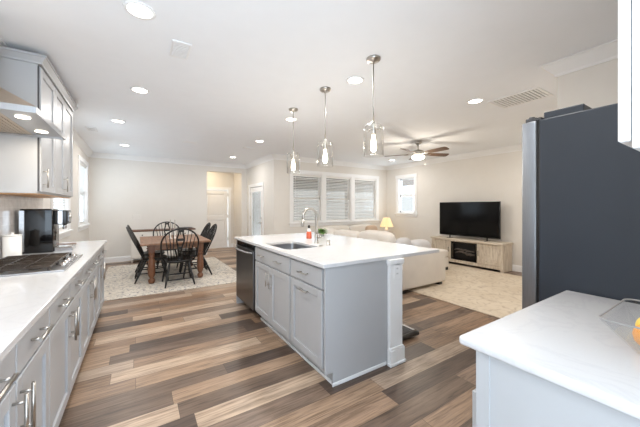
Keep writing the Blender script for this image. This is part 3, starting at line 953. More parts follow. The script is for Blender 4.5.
# plant
groot = thing('potted_plant', 'small leafy green plant in a white pot on the island', 'plant', (2.28, 3.5, IT))
mb = MB().lathe([(0.0, 0), (0.03, 0), (0.038, 0.035), (0.034, 0.035), (0.032, 0.03), (0, 0.03)], (2.28, 3.5, IT), 20); mb.build('pot', 'ceramic', groot)
def leafy(name, c, n, ln, seed):
    rnd = random.Random(seed); mb = MB()
    for i in range(n):
        a = rnd.uniform(0, 2 * PI); el = rnd.uniform(0.05, 1.25); L = ln * rnd.uniform(0.6, 1.1); w = L * 0.22
        d = Vector((math.cos(a) * math.cos(el), math.sin(a) * math.cos(el), math.sin(el)))
        sd = Vector((-math.sin(a), math.cos(a), 0)); up = d.cross(sd)
        b = Vector(c); p1 = b + d * L * 0.55; p2 = p1 + d * L * 0.45 - Vector((0, 0, L * 0.22))
        m1 = p1 + (p2 - p1) * 0.4
        vs = [b, p1 - sd * w * 0.3, m1 - sd * w, p2, m1 + sd * w, p1 + sd * w * 0.3, m1 + up * w * 0.3]
        o = len(mb.v); mb.v += [tuple(v) for v in vs]
        for f in ((0, 1, 5), (1, 2, 6), (2, 3, 6), (3, 4, 6), (4, 5, 6), (5, 1, 6)): mb.face([o + i for i in f], True)
    return mb
leafy('foliage', (2.28, 3.5, IT + 0.03), 70, 0.115, 3).build('foliage', 'leaf', groot)

# walking pad under the overhang
wroot = thing('walking_pad', 'black flat walking pad on the floor under the island overhang', 'treadmill', (2.23, 2.6, 0))
mb = MB(); mb.box(1.98, 1.96, 0.022, 2.45, 3.25, 0.058); mb.build('deck', 'black', wroot, 0.008, 2)
mb = MB(); mb.box(2.03, 1.98, 0.058, 2.40, 3.2, 0.061); mb.build('belt', 'cabdark', wroot)
for x in (1.97, 2.43):
    mb = MB(); mb.box(x, 1.98, 0.052, x + 0.03, 3.22, 0.066); mb.build('side_rail', 'steel', wroot, 0.003, 2)
mb = MB().cyl((1.965, 1.955, 0.037), (2.47, 1.955, 0.037), 0.024, n=18); mb.build('roller_cover', 'black', wroot)
for x in (2.0, 2.42):
    for y in (2.05, 3.15):
        mb = MB().cyl((x, y, 0.0), (x, y, 0.03), 0.018, n=12); mb.build('foot', 'black', wroot)

# ================================================================== RIGHT COUNTER, UPPER CABINET, FRIDGE
mb = MB(); mb.box(0.90, -0.118, 0.90, 1.865, 0.548, 0.93)
tag(mb.build('countertop', 'quartz', None, 0.010, 4), 'white quartz countertop beside the dark fridge, holding the fruit bowl', 'countertop')
rroot = thing('base_cabinet', 'pale grey base cabinet under the countertop next to the fridge', 'cabinet', (1.38, 0.2, 0))
mb = MB(); mb.box(0.918, -0.118, 0.10, 1.855, 0.495, 0.899); mb.build('body', 'cab', rroot)
mb = MB(); mb.box(0.918, -0.118, 0, 1.855, 0.42, 0.10); mb.build('toe_kick', 'cab', rroot)
mb = MB(); mb.box(0.913, 0.455, 0.10, 0.918, 0.495, 0.899); mb.build('end_stile', 'cab', rroot)
mb = MB(); mb.box(0.913, -0.118, 0.10, 0.918, -0.08, 0.899); mb.build('end_stile', 'cab', rroot)
FB = Fr('y', 0.495, +1)
for a, b in ((0.925, 1.385), (1.392, 1.85)):
    d = shaker(FB, a, 0.12, b, 0.755, 'door', 'cab', rroot); u = b - 0.04 if a < 1 else a + 0.04
    bar(FB, u, 0.55, u, 0.70, 0.02, d)
vroot = thing('wall_cabinet', 'wall cabinet above the countertop by the fridge, whitened to look daylit', 'cabinet', (1.4, 0.02, 1.495))
mb = MB(); mb.box(0.955, -0.119, 1.493, 1.855, 0.161, 2.45); mb.build('body', 'whitecab', vroot, 0.002, 1)  # white paint here stands in for strong daylight on the cabinet
FV = Fr('y', 0.163, +1)
for a, b in ((0.950, 1.40), (1.408, 1.855)):
    d = shaker(FV, a, 1.510, b, 2.44, 'door', 'whitecab', vroot)
    u = b - 0.04 if a < 1 else a + 0.04
    bar(FV, u, 1.55, u, 1.70, 0.02, d)

zroot = thing('refrigerator', 'tall refrigerator with dark slate side and stainless door edge', 'refrigerator', (2.32, 0.3, 0))
FX = 1.885
mb = MB(); mb.box(FX, -0.09, 0.03, 2.76, 0.672, 1.845); mb.build('body', 'slate', zroot, 0.006, 2)
mb = MB(); mb.box(FX + 0.03, -0.05, 1.845, 2.73, 0.60, 1.852)
mb.box(FX + 0.03, 0.49, 1.845, 2.73, 0.66, 1.888); mb.build('top_cover', 'slate', zroot, 0.004, 2)
for a, b in ((FX, 2.318), (2.326, 2.76)):
    mb = MB(); mb.box(a, 0.684, 0.72, b, 0.757, 1.845); d = mb.build('door', 'steelv', zroot, 0.008, 3)
    u = b - 0.05 if a == FX else a + 0.05
    mb = MB(); mb.cyl((u, 0.80, 0.9), (u, 0.80, 1.6), 0.012, n=12)
    for z in (0.95, 1.55): mb.cyl((u, 0.757, z), (u, 0.80, z), 0.009, n=10)
    mb.build('handle', 'nickel', d)
mb = MB(); mb.box(FX, 0.684, 0.08, 2.76, 0.757, 0.71); d = mb.build('freezer_drawer', 'steelv', zroot, 0.008, 3)
mb = MB().cyl((FX + 0.1, 0.80, 0.62), (2.66, 0.80, 0.62), 0.012, n=12)
for x in (FX + 0.15, 2.61): mb.cyl((x, 0.757, 0.62), (x, 0.80, 0.62), 0.009, n=10)
mb.build('handle', 'nickel', d)
mb = MB(); mb.box(FX + 0.004, 0.672, 0.08, 2.756, 0.684, 1.84); mb.build('gasket', 'black', zroot)
for x in (FX + 0.01, 2.67):
    mb = MB(); mb.box(x, 0.664, 1.845, x + 0.08, 0.70, 1.862); mb.box(x + 0.012, 0.69, 1.845, x + 0.06, 0.745, 1.868)
    mb.cyl((x + 0.035, 0.722, 1.845), (x + 0.035, 0.722, 1.878), 0.016, n=12); mb.build('hinge', 'cabdark', zroot, 0.002, 1)
mb = MB(); mb.box(FX + 0.02, -0.05, 0.0, 2.74, 0.62, 0.03); mb.build('base', 'black', zroot)

# fruit bowl on that counter
bw = thing('fruit_bowl', 'clear square bowl with dark rim holding fruit on the countertop', 'bowl', (1.30, 0.12, 0.93))
def sq(hx, hy, z, c=(1.30, 0.105), rc=0.028):
    out = []
    for sx, sy, a0 in ((-1, -1, 180), (1, -1, 270), (1, 1, 0), (-1, 1, 90)):
        for k in range(6):
            a = R(a0 + 18 * k); out.append((c[0] + sx * (hx - rc) + rc * math.cos(a), c[1] + sy * (hy - rc) + rc * math.sin(a), z))
    return out
mb = MB(); lv = [sq(0.10, 0.09, 0.936), sq(0.165, 0.155, 1.03)]
n = 24
for L in lv: mb.v += L
mb.face(list(range(n)))
for k in range(n): mb.face((k, (k + 1) % n, n + (k + 1) % n, n + k), True)
so = mb.build('bowl', 'acrylic', bw); sd = so.modifiers.new('thick', 'SOLIDIFY'); sd.thickness = 0.004; sd.offset = 1
mb = MB(); ring = sq(0.166, 0.156, 1.032); mb.tube(ring + [ring[0]], 0.0028, 8, False); mb.build('rim', 'ventgrey', bw)
mb = MB().lathe([(0, -0.04), (0.02, -0.036), (0.036, -0.018), (0.04, 0), (0.036, 0.018), (0.02, 0.035), (0, 0.039)], (1.25, 0.17, 0.981), 22)
tag(mb.build('orange', 'fruit'), 'round orange lying in the clear bowl', 'orange')
mb = MB().quadric((1.335, 0.185, 0.985), (0.045, 0.032, 0.034), 1, 1); tag(mb.build('lemon', 'lemon'), 'yellow lemon lying beside the orange in the bowl', 'lemon')

# ================================================================== CEILING FITTINGS
cans = [(0.01, 2.20, 'recessed ceiling light at the top edge of the picture, before the hood'),
        (0.017, 3.70, 'recessed ceiling light in front of the tall wall cabinet'),
        (-0.25, 5.21, 'recessed ceiling light by the first side window, between counter and dining area'),
        (-0.24, 7.16, 'recessed ceiling light in the dining corner, nearest the dining wall'),
        (2.06, 7.37, 'recessed ceiling light in front of the hall opening'),
        (2.00, 5.30, 'recessed ceiling light between the farthest pendant and the porch door'),
        (1.89, 3.73, 'recessed ceiling light beside the farthest pendant'),
        (1.855, 2.23, 'recessed ceiling light beside the nearest pendant'),
        (3.45, 1.88, 'recessed ceiling light beside the long ceiling grille'),
        (5.87, 5.48, 'recessed ceiling light by the fan, near the window corner')]
proto = None
for i, (x, y, lab) in enumerate(cans):
    if proto is None:
        o = proto = thing('ceiling_light', lab, 'ceiling light', (x, y, CEIL), 'recessed ceiling lights')
        mb = MB().lathe([(0.070, -0.0005), (0.092, -0.0005), (0.090, -0.007), (0.074, -0.010), (0.070, -0.006)], (x, y, CEIL), 32, ring=True); mb.build('trim_ring', 'white', o)
        mb = MB().lathe([(0, -0.001), (0.071, -0.001), (0.071, -0.005), (0, -0.006)], (x, y, CEIL), 32); mb.build('lens', 'canlens', o)
    else:
        o = copy_tree(proto); o.location = (x, y, CEIL); o['label'] = lab
    ld = bpy.data.lights.new('ceiling_light_lamp', 'AREA'); ld.shape = 'DISK'; ld.size = 0.13; ld.energy = CAN_W; ld.color = CANCOL
    lo = bpy.data.objects.new('ceiling_light_lamp', ld); C.objects.link(lo); lo.location = (x, y, CEIL - 0.012)
# unseen grid can behind the fridge; two near cans added to brighten the island
for (x, y, e, lab) in ((5.87, 1.88, CAN_W, 'recessed ceiling light behind the refrigerator, over the living room corner'),
                       (0.0, 0.70, CAN_W * 0.45, 'added fill light, out of view, above the near end of the side wall counter'),
                       (1.50, 0.78, CAN_W * 0.45, 'added fill light, out of view, over the countertop end in front of the refrigerator')):
    o = copy_tree(proto); o.location = (x, y, CEIL); o['label'] = lab
    ld = bpy.data.lights.new('ceiling_light_lamp', 'AREA'); ld.shape = 'DISK'; ld.size = 0.13; ld.energy = e; ld.color = CANCOL
    lo = bpy.data.objects.new('ceiling_light_lamp', ld); C.objects.link(lo); lo.location = (x, y, CEIL - 0.012)
# added hall light with no fixture modelled, out of sight over the opening
ld = bpy.data.lights.new('hall_fill', 'AREA'); ld.shape = 'DISK'; ld.size = 0.2; ld.energy = 7; ld.color = (1, 0.82, 0.58)
lo = bpy.data.objects.new('hall_fill', ld); C.objects.link(lo); lo.location = (1.9, 9.1, CEIL - 0.02)

pend = [(1.72, 1.82, 'glass pendant light over the island, the nearest and biggest of three'),
        (1.72, 2.575, 'middle glass pendant light of the three over the island'),
        (1.72, 3.33, 'glass pendant light over the far end of the island by the dishwasher')]
proto = None
for (x, y, lab) in pend:
    if proto is None:
        o = proto = thing('pendant_light', lab, 'pendant light', (x, y, CEIL), 'glass pendants over the island')
        mb = MB().lathe([(0.0, -0.0005), (0.062, -0.0005), (0.062, -0.012), (0.052, -0.024), (0.012, -0.030), (0.010, -0.045), (0, -0.045)], (x, y, CEIL), 28); mb.build('canopy', 'nickel', o)
        mb = MB().cyl((x, y, CEIL - 0.03), (x, y, 2.075), 0.0055, n=10); mb.build('rod', 'nickel', o)
        mb = MB().lathe([(0.0, 2.10), (0.012, 2.10), (0.020, 2.085), (0.022, 2.07), (0.022, 2.00), (0.018, 1.985), (0, 1.985)], (x, y, 0), 20); mb.build('socket', 'nickel', o)
        mb = MB()
        for k in range(3):
            a = R(90 + 120 * k); mb.cyl((x, y, 2.035), (x + 0.055 * math.cos(a), y + 0.055 * math.sin(a), 2.035), 0.004, n=8)
            mb.cyl((x + 0.052 * math.cos(a), y + 0.052 * math.sin(a), 2.035), (x + 0.066 * math.cos(a), y + 0.066 * math.sin(a), 2.035), 0.009, n=8)
        mb.build('shade_holder', 'nickel', o)
        mb = MB().lathe([(0.055, 2.075), (0.068, 2.066), (0.082, 2.052), (0.086, 2.035), (0.086, 1.80), (0.082, 1.80), (0.082, 2.034), (0.078, 2.049), (0.066, 2.061), (0.055, 2.070)], (x, y, 0), 36, ring=True); mb.build('glass_shade', 'lampglass', o)
        mb = MB().lathe([(0.0, 1.835), (0.012, 1.838), (0.022, 1.853), (0.027, 1.875), (0.023, 1.915), (0.015, 1.955), (0.013, 1.985), (0, 1.985)], (x, y, 0), 18); mb.build('bulb', 'bulb', o)
    else:
        o = copy_tree(proto); o.location = (x, y, CEIL); o['label'] = lab
    ld = bpy.data.lights.new('pendant_lamp', 'POINT'); ld.shadow_soft_size = 0.05; ld.energy = PENDANT_W; ld.color = WARM
    lo = bpy.data.objects.new('pendant_lamp', ld); C.objects.link(lo); lo.location = (x, y, 1.76)

# fan
fx, fy = 4.65, 3.66
fan = thing('ceiling_fan', 'five-blade wooden ceiling fan with lit globe over the sofa', 'ceiling fan', (fx, fy, CEIL))
mb = MB().lathe([(0.0, -0.0005), (0.07, -0.0005), (0.068, -0.03), (0.045, -0.055), (0.018, -0.065), (0, -0.065)], (fx, fy, CEIL), 24); mb.build('canopy', 'nickel', fan)
mb = MB().cyl((fx, fy, CEIL - 0.06), (fx, fy, 2.47), 0.012, n=12); mb.build('downrod', 'nickel', fan)
mb = MB().lathe([(0.0, 2.49), (0.03, 2.488), (0.10, 2.465), (0.115, 2.43), (0.11, 2.395), (0.085, 2.375), (0.0, 2.37)], (fx, fy, 0), 28); mb.build('motor_housing', 'nickel', fan)
BL = [-93, -21, 51, 123, 195]
for a in BL:
    A = Matrix.Translation((fx, fy, 2.405)) @ Matrix.Rotation(R(a), 4, 'Z') @ Matrix.Rotation(R(-13), 4, 'X')
    mb = MB()
    out = [(0.19, -0.05), (0.35, -0.062), (0.60, -0.07), (0.645, -0.062), (0.66, -0.03), (0.66, 0.03), (0.645, 0.062), (0.60, 0.07), (0.35, 0.062), (0.19, 0.05)]
    mb.prism(out, 'z', -0.004, 0.004)
    mb.v = [tuple(A @ Vector(p)) for p in mb.v]
    b = mb.build('blade', 'fanwood', fan)
    mb = MB(); mb.prism([(0.09, -0.018), (0.17, -0.012), (0.26, -0.035), (0.26, 0.035), (0.17, 0.012), (0.09, 0.018)], 'z', -0.012, -0.004)
    mb.v = [tuple(A @ Vector(p)) for p in mb.v]
    mb.build('blade_iron', 'nickel', b)
mb = MB().lathe([(0.0, 2.285), (0.05, 2.288), (0.10, 2.305), (0.125, 2.335), (0.12, 2.36), (0.085, 2.376), (0, 2.376)], (fx, fy, 0), 28); mb.build('light_globe', 'globe', fan)
mb = MB().cyl((fx + 0.06, fy - 0.12, 2.37), (fx + 0.06, fy - 0.12, 2.20), 0.0015, n=6); mb.lathe([(0, 2.17), (0.006, 2.175), (0.006, 2.20), (0, 2.205)], (fx + 0.06, fy - 0.12, 0), 10); mb.build('pull_chain', 'nickel', fan)
ld = bpy.data.lights.new('fan_lamp', 'POINT'); ld.shadow_soft_size = 0.10; ld.energy = FAN_W; ld.color = (1, 0.88, 0.72)
lo = bpy.data.objects.new('fan_lamp', ld); C.objects.link(lo); lo.location = (fx, fy, 2.16)

# vents
def vent(x0, y0, x1, y1, label, n, along='x', group=None):
    o = thing('ceiling_vent', label, 'vent', ((x0 + x1) / 2, (y0 + y1) / 2, CEIL), group)
    mb = MB(); t = 0.03 if min(x1 - x0, y1 - y0) > 0.2 else 0.018
    for (a, b, c, d) in ((x0, y0, x1, y0 + t), (x0, y1 - t, x1, y1), (x0, y0 + t, x0 + t, y1 - t), (x1 - t, y0 + t, x1, y1 - t)):
        mb.box(a, b, CEIL - 0.012, c, d, CEIL - 0.0005)
    mb.build('frame', 'white', o, 0.003, 1)
    mb = MB(); mb.box(x0 + t, y0 + t, CEIL - 0.003, x1 - t, y1 - t, CEIL - 0.0008); mb.build('backing', 'ventgrey', o)
    mb = MB()
    hw = 0.28 * ((y1 - y0 if along == 'x' else x1 - x0) - 2 * t) / n
    for i in range(n):
        if along == 'x':
            y = y0 + t + (y1 - y0 - 2 * t) * (i + 0.5) / n; mb.box(x0 + t, y - hw, CEIL - 0.011, x1 - t, y + hw, CEIL - 0.003)
        else:
            x = x0 + t + (x1 - x0 - 2 * t) * (i + 0.5) / n; mb.box(x - hw, y0 + t, CEIL - 0.011, x + hw, y1 - t, CEIL - 0.003)
    mb.build('louvres', 'white', o)
    return o
vent(3.60, 1.29, 4.02, 1.82, 'large white return air grille in the ceiling near the fridge', 13, 'x')
vent(0.22, 2.44, 0.36, 2.71, 'small rectangular white ceiling vent between hood and pendants', 9, 'x')
vent(-0.72, 5.85, -0.58, 6.12, 'small white ceiling vent tucked by the side wall crown', 7, 'y')
vent(0.74, 6.08, 0.98, 6.20, 'small white ceiling vent above the dining table', 6, 'x')
vent(1.92, 5.98, 2.16, 6.12, 'small white ceiling vent near the hall and porch door', 6, 'x')

# ================================================================== DINING
rg = MB(); rg.box(-0.56, 5.10, 0.001, 1.73, 7.95, 0.012)
tag(rg.build('dining_rug', 'rug1', None, 0.004, 1), 'pale patterned rug under the dining table', 'rug')

TZ = 0.725
tb = thing('dining_table', 'brown oak dining table with thick turned legs', 'dining table', (0.60, 6.40, 0))
mb = MB(); mb.box(0.03, 5.66, TZ - 0.035, 1.17, 7.13, TZ); mb.build('tabletop', 'tablewood', tb, 0.008, 2)
mb = MB(); mb.box(0.17, 5.76, TZ - 0.13, 1.03, 5.785, TZ - 0.035); mb.box(0.17, 7.015, TZ - 0.13, 1.03, 7.04, TZ - 0.035); mb.box(0.17, 5.785, TZ - 0.13, 0.195, 7.015, TZ - 0.035); mb.box(1.005, 5.785, TZ - 0.13, 1.03, 7.015, TZ - 0.035)
mb.build('apron', 'tablewood', tb)
lp = [(0.0, 0.0), (0.036, 0.0), (0.048, 0.02), (0.054, 0.05), (0.048, 0.078), (0.030, 0.09), (0.034, 0.105), (0.052, 0.14), (0.060, 0.22), (0.057, 0.34), (0.047, 0.42), (0.034, 0.445), (0.052, 0.46), (0.054, 0.475), (0.036, 0.49), (0.050, 0.51), (0.050, 0.56), (0.0, 0.56)]
for x, y in ((0.20, 5.80), (1.0, 5.80), (0.20, 7.0), (1.0, 7.0)):
    mb = MB().lathe(lp, (x, y, 0.0125), 20); mb.box(x - 0.048, y - 0.048, 0.56, x + 0.048, y + 0.048, TZ - 0.035); mb.build('leg', 'leg_wood', tb)

def make_chair(label):
    """Windsor bow-back chair, facing +Y, standing at the origin"""
    o = thing('windsor_chair', label, 'chair', (0, 0, 0), 'black windsor chairs round the dining table')
    zs = 0.425
    mb = MB()
    out = []
    for k in range(32):
        a = 2 * PI * k / 32; c, s_ = math.cos(a), math.sin(a)
        w = 0.245 if s_ > 0 else 0.225
        out.append((math.copysign(abs(c) ** 0.75, c) * w, math.copysign(abs(s_) ** 0.8, s_) * 0.215))
    lev = [(0.90, zs - 0.042), (1.0, zs - 0.025), (1.0, zs - 0.008), (0.95, zs), (0.55, zs - 0.010), (0.2, zs - 0.012)]
    for sc_, z in lev:
        for x, y in out: mb.v.append((x * sc_, y * sc_, z))
    for i in range(len(lev) - 1):
        for k in range(32): mb.face((i * 32 + k, i * 32 + (k + 1) % 32, (i + 1) * 32 + (k + 1) % 32, (i + 1) * 32 + k), True)
    mb.face(list(range(32))); mb.face([5 * 32 + k for k in range(32)])
    mb.build('seat', 'chair', o)
    L = {}
    for nm, (x0, y0, x1, y1) in dict(fl=(-0.17, 0.14, -0.235, 0.215), fr=(0.17, 0.14, 0.235, 0.215), bl=(-0.145, -0.13, -0.225, -0.30), br=(0.145, -0.13, 0.225, -0.30)).items():
        p0, p1 = Vector((x0, y0, zs - 0.03)), Vector((x1, y1, 0.006)); L[nm] = (p0, p1)
        ts = [0, 0.08, 0.25, 0.45, 0.5, 0.55, 0.62, 0.8, 1]; rs = [0.014, 0.016, 0.021, 0.020, 0.015, 0.020, 0.021, 0.016, 0.012]
        mb = MB().tube([p0.lerp(p1, t) for t in ts], rs, 10); mb.build('leg', 'chair', o)
    a = [L['fl'][0].lerp(L['fl'][1], 0.60), L['bl'][0].lerp(L['bl'][1], 0.60), L['fr'][0].lerp(L['fr'][1], 0.60), L['br'][0].lerp(L['br'][1], 0.60)]
    for p, q in ((a[0], a[1]), (a[2], a[3]), ((a[0] + a[1]) / 2, (a[2] + a[3]) / 2), (L['bl'][0].lerp(L['bl'][1], 0.72), L['br'][0].lerp(L['br'][1], 0.72))):
        mb = MB().tube([p, p.lerp(q, 0.3), p.lerp(q, 0.5), p.lerp(q, 0.7), q], [0.009, 0.012, 0.014, 0.012, 0.009], 8); mb.build('stretcher', 'chair', o)
    zt = 0.985; hb = zt - zs
    def lean(z): return -0.165 - 0.255 * max(0.0, (z - zs) / hb)
    bow = []
    for k in range(33):
        a = -0.42 + (PI + 0.84) * k / 32
        cz = zs + hb * 0.53
        x = 0.285 * math.cos(a); z = cz + (zt - cz) * math.sin(a) if math.sin(a) > 0 else cz + hb * 1.30 * math.sin(a)
        if math.sin(a) < 0: x = math.copysign(abs(x) , x)
        bow.append((x, lean(z), max(z, zs - 0.012)))
    bow[0] = (0.215, lean(zs), zs - 0.015); bow[-1] = (-0.215, lean(zs), zs - 0.015)
    mb = MB().tube(bow, 0.0135, 10); mb.build('bow', 'chair', o)
    def bowz(x):
        c = min(1, abs(x) / 0.285); return zs + hb * 0.53 + (zt - zs - hb * 0.53) * math.sqrt(max(0, 1 - c * c))
    for x in (-0.20, -0.15, -0.10, 0.10, 0.15, 0.20):
        z = bowz(x * 1.15); mb = MB().tube([(x * 0.8, lean(zs) + 0.004, zs - 0.01), (x * 0.97, lean((zs + z) / 2) + 0.004, (zs + z) / 2), (x * 1.15, lean(z), z)], [0.006, 0.008, 0.005], 8); mb.build('spindle', 'chair', o)
    # pierced splat: two curving ribs with three cross ties
    mb = MB()
    for s_ in (-1, 1):
        pts = []; rs = []
        for k in range(15):
            t = k / 14; z = zs - 0.01 + (zt - zs) * t
            wdt = 0.030 + 0.028 * math.sin(PI * min(1, max(0, (t - 0.42) / 0.5))) ** 2 - 0.012 * math.sin(PI * min(1, t / 0.42))
            pts.append((s_ * wdt, lean(z) + 0.003, z)); rs.append(0.013)
        mb.tube(pts, rs, 8)
    for t in (0.06, 0.40, 0.66, 0.93):
        z = zs + (zt - zs) * t; w = 0.045 if t > 0.5 else 0.03
        mb.box(-w, lean(z) - 0.004, z - 0.02, w, lean(z) + 0.010, z + 0.02)
    mb.build('splat', 'chair', o)
    return o
ch = make_chair('black bow-back chair with pierced splat, its back facing the kitchen')
spots = [(0.60, 5.60, 0, None),
         (0.25, 6.10, -90, 'black bow-back chair on the side-window side of the table, nearer the kitchen'),
         (0.25, 6.70, -90, 'black bow-back chair on the side-window side of the table, nearer the sideboard'),
         (0.93, 6.10, 90, 'black bow-back chair on the hall side of the table, nearer the island'),
         (0.93, 6.70, 90, 'black bow-back chair on the hall side of the table, farther from the island'),
         (0.58, 7.26, 180, 'black bow-back chair at the far head of the table, before the sideboard')]
for i, (x, y, a, lab) in enumerate(spots):
    c = ch if i == 0 else copy_tree(ch)
    c.location = (x, y, 0.013); c.rotation_euler = (0, 0, R(a))
    if lab: c['label'] = lab

# candlesticks on the table
def candle(x, y, lab):
    o = thing('candlestick', lab, 'candlestick', (x, y, TZ), 'candlesticks on the dining table')
    mb = MB().lathe([(0, 0), (0.034, 0), (0.034, 0.008), (0.014, 0.016), (0.010, 0.06), (0.018, 0.07), (0.010, 0.08), (0.012, 0.12), (0.020, 0.14), (0, 0.14)], (x, y, TZ), 16); mb.build('holder', 'ceramic', o)
    mb = MB().lathe([(0, 0.135), (0.011, 0.135), (0.009, 0.37), (0.004, 0.38), (0, 0.38)], (x, y, TZ), 12); mb.build('candle', 'cardboard', o)
candle(0.545, 6.40, 'white taper candlestick on the dining table, the one towards the side windows')
candle(0.625, 6.40, 'white taper candlestick on the dining table, the one towards the hall')

# sideboard
sbx0, sbx1, sby = -0.15, 1.27, 8.17
sb = thing('sideboard', 'white sideboard with brown wood top against the dining wall', 'sideboard', (0.56, 8.36, 0))
mb = MB(); mb.box(sbx0 - 0.02, sby - 0.02, 0.755, sbx1 + 0.02, 8.56, 0.785); mb.build('top', 'darkwood', sb, 0.004, 2)
mb = MB(); mb.box(sbx0, sby, 0.10, sbx1, 8.555, 0.755); mb.build('body', 'whitefurn', sb)
FS = Fr('y', sby, -1)
w = (sbx1 - sbx0) / 3
for i in range(3):
    a, b = sbx0 + i * w + 0.012, sbx0 + (i + 1) * w - 0.012
    d = slab_front(FS, a, 0.60, b, 0.74, 'drawer', 'whitefurn', sb, 0.015)
    mb = MB().lathe([(0, 0), (0.008, 0), (0.008, 0.012), (0.015, 0.018), (0, 0.026)], n=12, M4=Matrix.Translation(((a + b) / 2, sby - 0.015, 0.67)) @ Matrix.Rotation(R(90), 4, 'X')); mb.build('knob', 'black', d)
    d = shaker(FS, a, 0.12, b, 0.585, 'door', 'whitefurn', sb, 0.05, 0.015)
    mb = MB().lathe([(0, 0), (0.008, 0), (0.008, 0.012), (0.015, 0.018), (0, 0.026)], n=12, M4=Matrix.Translation((b - 0.03, sby - 0.015, 0.45)) @ Matrix.Rotation(R(90), 4, 'X')); mb.build('knob', 'black', d)
for x in (sbx0 + 0.03, sbx1 - 0.03):
    for y in (sby + 0.03, 8.52):
        mb = MB().cyl((x, y, 0.0), (x, y, 0.10), 0.018, 0.026, 12); mb.build('foot', 'whitefurn', sb)
mb = MB().lathe([(0.0, 0), (0.09, 0), (0.10, 0.006), (0.185, 0.022), (0.19, 0.028), (0.10, 0.014), (0, 0.012)], (1.05, 8.33, 0.785), 28)
tag(mb.build('tray', 'black'), 'flat round dark tray on the end of the sideboard', 'tray')
sw = thing('switch_plate', 'faint white switch plate on the wall above the sideboard', 'switch plate', (-0.03, 8.58, 1.10))
mb = MB(); mb.box(-0.12, 8.575, 1.05, 0.06, 8.58, 1.17); mb.build('plate', 'platepaint', sw, 0.002, 2)
for k in range(4):
    mb = MB(); mb.box(-0.105 + k * 0.043, 8.572, 1.085, -0.085 + k * 0.043, 8.5755, 1.135); mb.build('rocker', 'platepaint', sw, 0.001, 1)

# ================================================================== LIVING ROOM
rg = MB(); rg.box(3.70, 1.62, 0.001, 6.255, 5.05, 0.012)
tag(rg.build('living_rug', 'rug2', None, 0.004, 1), 'beige faded rug in front of the television stand', 'rug')

def soft(name, parent, mat, x0, y0, z0, x1, y1, z1, bev):
    return MB().box(x0, y0, z0, x1, y1, z1).build(name, mat, parent, bev, 5)
sf = thing('sectional_sofa', 'large cream L-shaped sectional sofa behind the island', 'sofa', (4.0, 4.6, 0))
soft('arm', sf, 'sofa', 3.42, 2.98, 0.06, 4.54, 3.19, 0.61, 0.035)
soft('back_frame', sf, 'sofa', 3.42, 3.19, 0.06, 3.62, 6.35, 0.66, 0.04)
soft('base', sf, 'sofa', 3.62, 3.19, 0.06, 4.50, 5.45, 0.26, 0.03)
soft('base', sf, 'sofa', 3.62, 5.45, 0.06, 5.72, 6.15, 0.26, 0.03)
soft('back_frame', sf, 'sofa', 3.62, 6.15, 0.06, 5.72, 6.35, 0.66, 0.04)
soft('arm', sf, 'sofa', 5.72, 5.42, 0.06, 5.92, 6.35, 0.61, 0.035)
for (a, b, c, d) in ((3.64, 3.20, 4.50, 4.31), (3.64, 4.32, 4.50, 5.43), (3.64, 5.45, 4.66, 6.14), (4.67, 5.45, 5.70, 6.14)):
    soft('seat_cushion', sf, 'sofa', a, b, 0.265, c, d, 0.43, 0.05)
for x in (3.50, 4.44):
    for y in (3.06, 5.3): MB().box(x - 0.04, y - 0.04, 0.0125 if x > 4 and y < 5 else 0, x + 0.04, y + 0.04, 0.06).build('foot', 'black', sf)
for x in (4.8, 5.82):
    for y in (5.55, 6.25): MB().box(x - 0.04, y - 0.04, 0, x + 0.04, y + 0.04, 0.06).build('foot', 'black', sf)
def cushion(label, c, size, rz, tilt, mat, group='back cushions on the sectional', e=0.45):
    A = Matrix.Rotation(R(rz), 4, 'Z') @ Matrix.Rotation(R(tilt), 4, 'Y')
    mb = MB().quadric((0, 0, 0), size, e, e, A)
    zmin = min(v[2] for v in mb.v)
    mb.v = [(v[0] + c[0], v[1] + c[1], v[2] + c[2] - zmin) for v in mb.v]
    o = mb.build('cushion', mat); return tag(o, label, 'cushion', group)
cushion('long pale back cushion on the sofa, nearest the television', (3.745, 3.87, 0.432), (0.115, 0.43, 0.24), 0, -8, 'cushion')
cushion('pale back cushion on the sofa, second from the television end', (3.745, 4.73, 0.432), (0.115, 0.42, 0.215), 0, -8, 'cushion')
cushion('pale back cushion in the inner corner of the sofa', (3.745, 5.53, 0.432), (0.115, 0.37, 0.215), 0, -8, 'cushion')
cushion('pale back cushion below the triple window, beside the corner', (4.36, 6.03, 0.432), (0.105, 0.45, 0.215), 90, 8, 'cushion')
cushion('pale back cushion below the triple window, towards the lamp', (5.25, 6.03, 0.432), (0.105, 0.42, 0.215), 90, 8, 'cushion')
cushion('rounded grey bolster cushion lying against the sofa arm', (4.26, 3.335, 0.432), (0.26, 0.13, 0.17), 0, 0, 'greycushion', 'loose cushions on the sofa', 0.7)
cushion('small grey cushion leaning beside the bolster on the sofa', (3.83, 3.32, 0.432), (0.15, 0.09, 0.20), 0, 0, 'greycushion', 'loose cushions on the sofa', 0.6)
cushion('tan striped cushion standing on the sofa below the window', (5.45, 5.83, 0.432), (0.08, 0.19, 0.21), 90, 10, 'tan', 'loose cushions on the sofa', 0.5)

ot = thing('ottoman', 'cream upholstered ottoman between sofa and television stand', 'ottoman', (5.25, 4.0, 0))
soft('base', ot, 'sofa', 4.88, 3.62, 0.07, 5.62, 4.40, 0.28, 0.03)
soft('seat_cushion', ot, 'sofa', 4.88, 3.62, 0.285, 5.62, 4.40, 0.44, 0.05)
for x in (4.96, 5.56):
    for y in (3.69, 4.33): MB().box(x - 0.05, y - 0.05, 0.0125, x + 0.05, y + 0.05, 0.07).build('foot', 'black', ot)

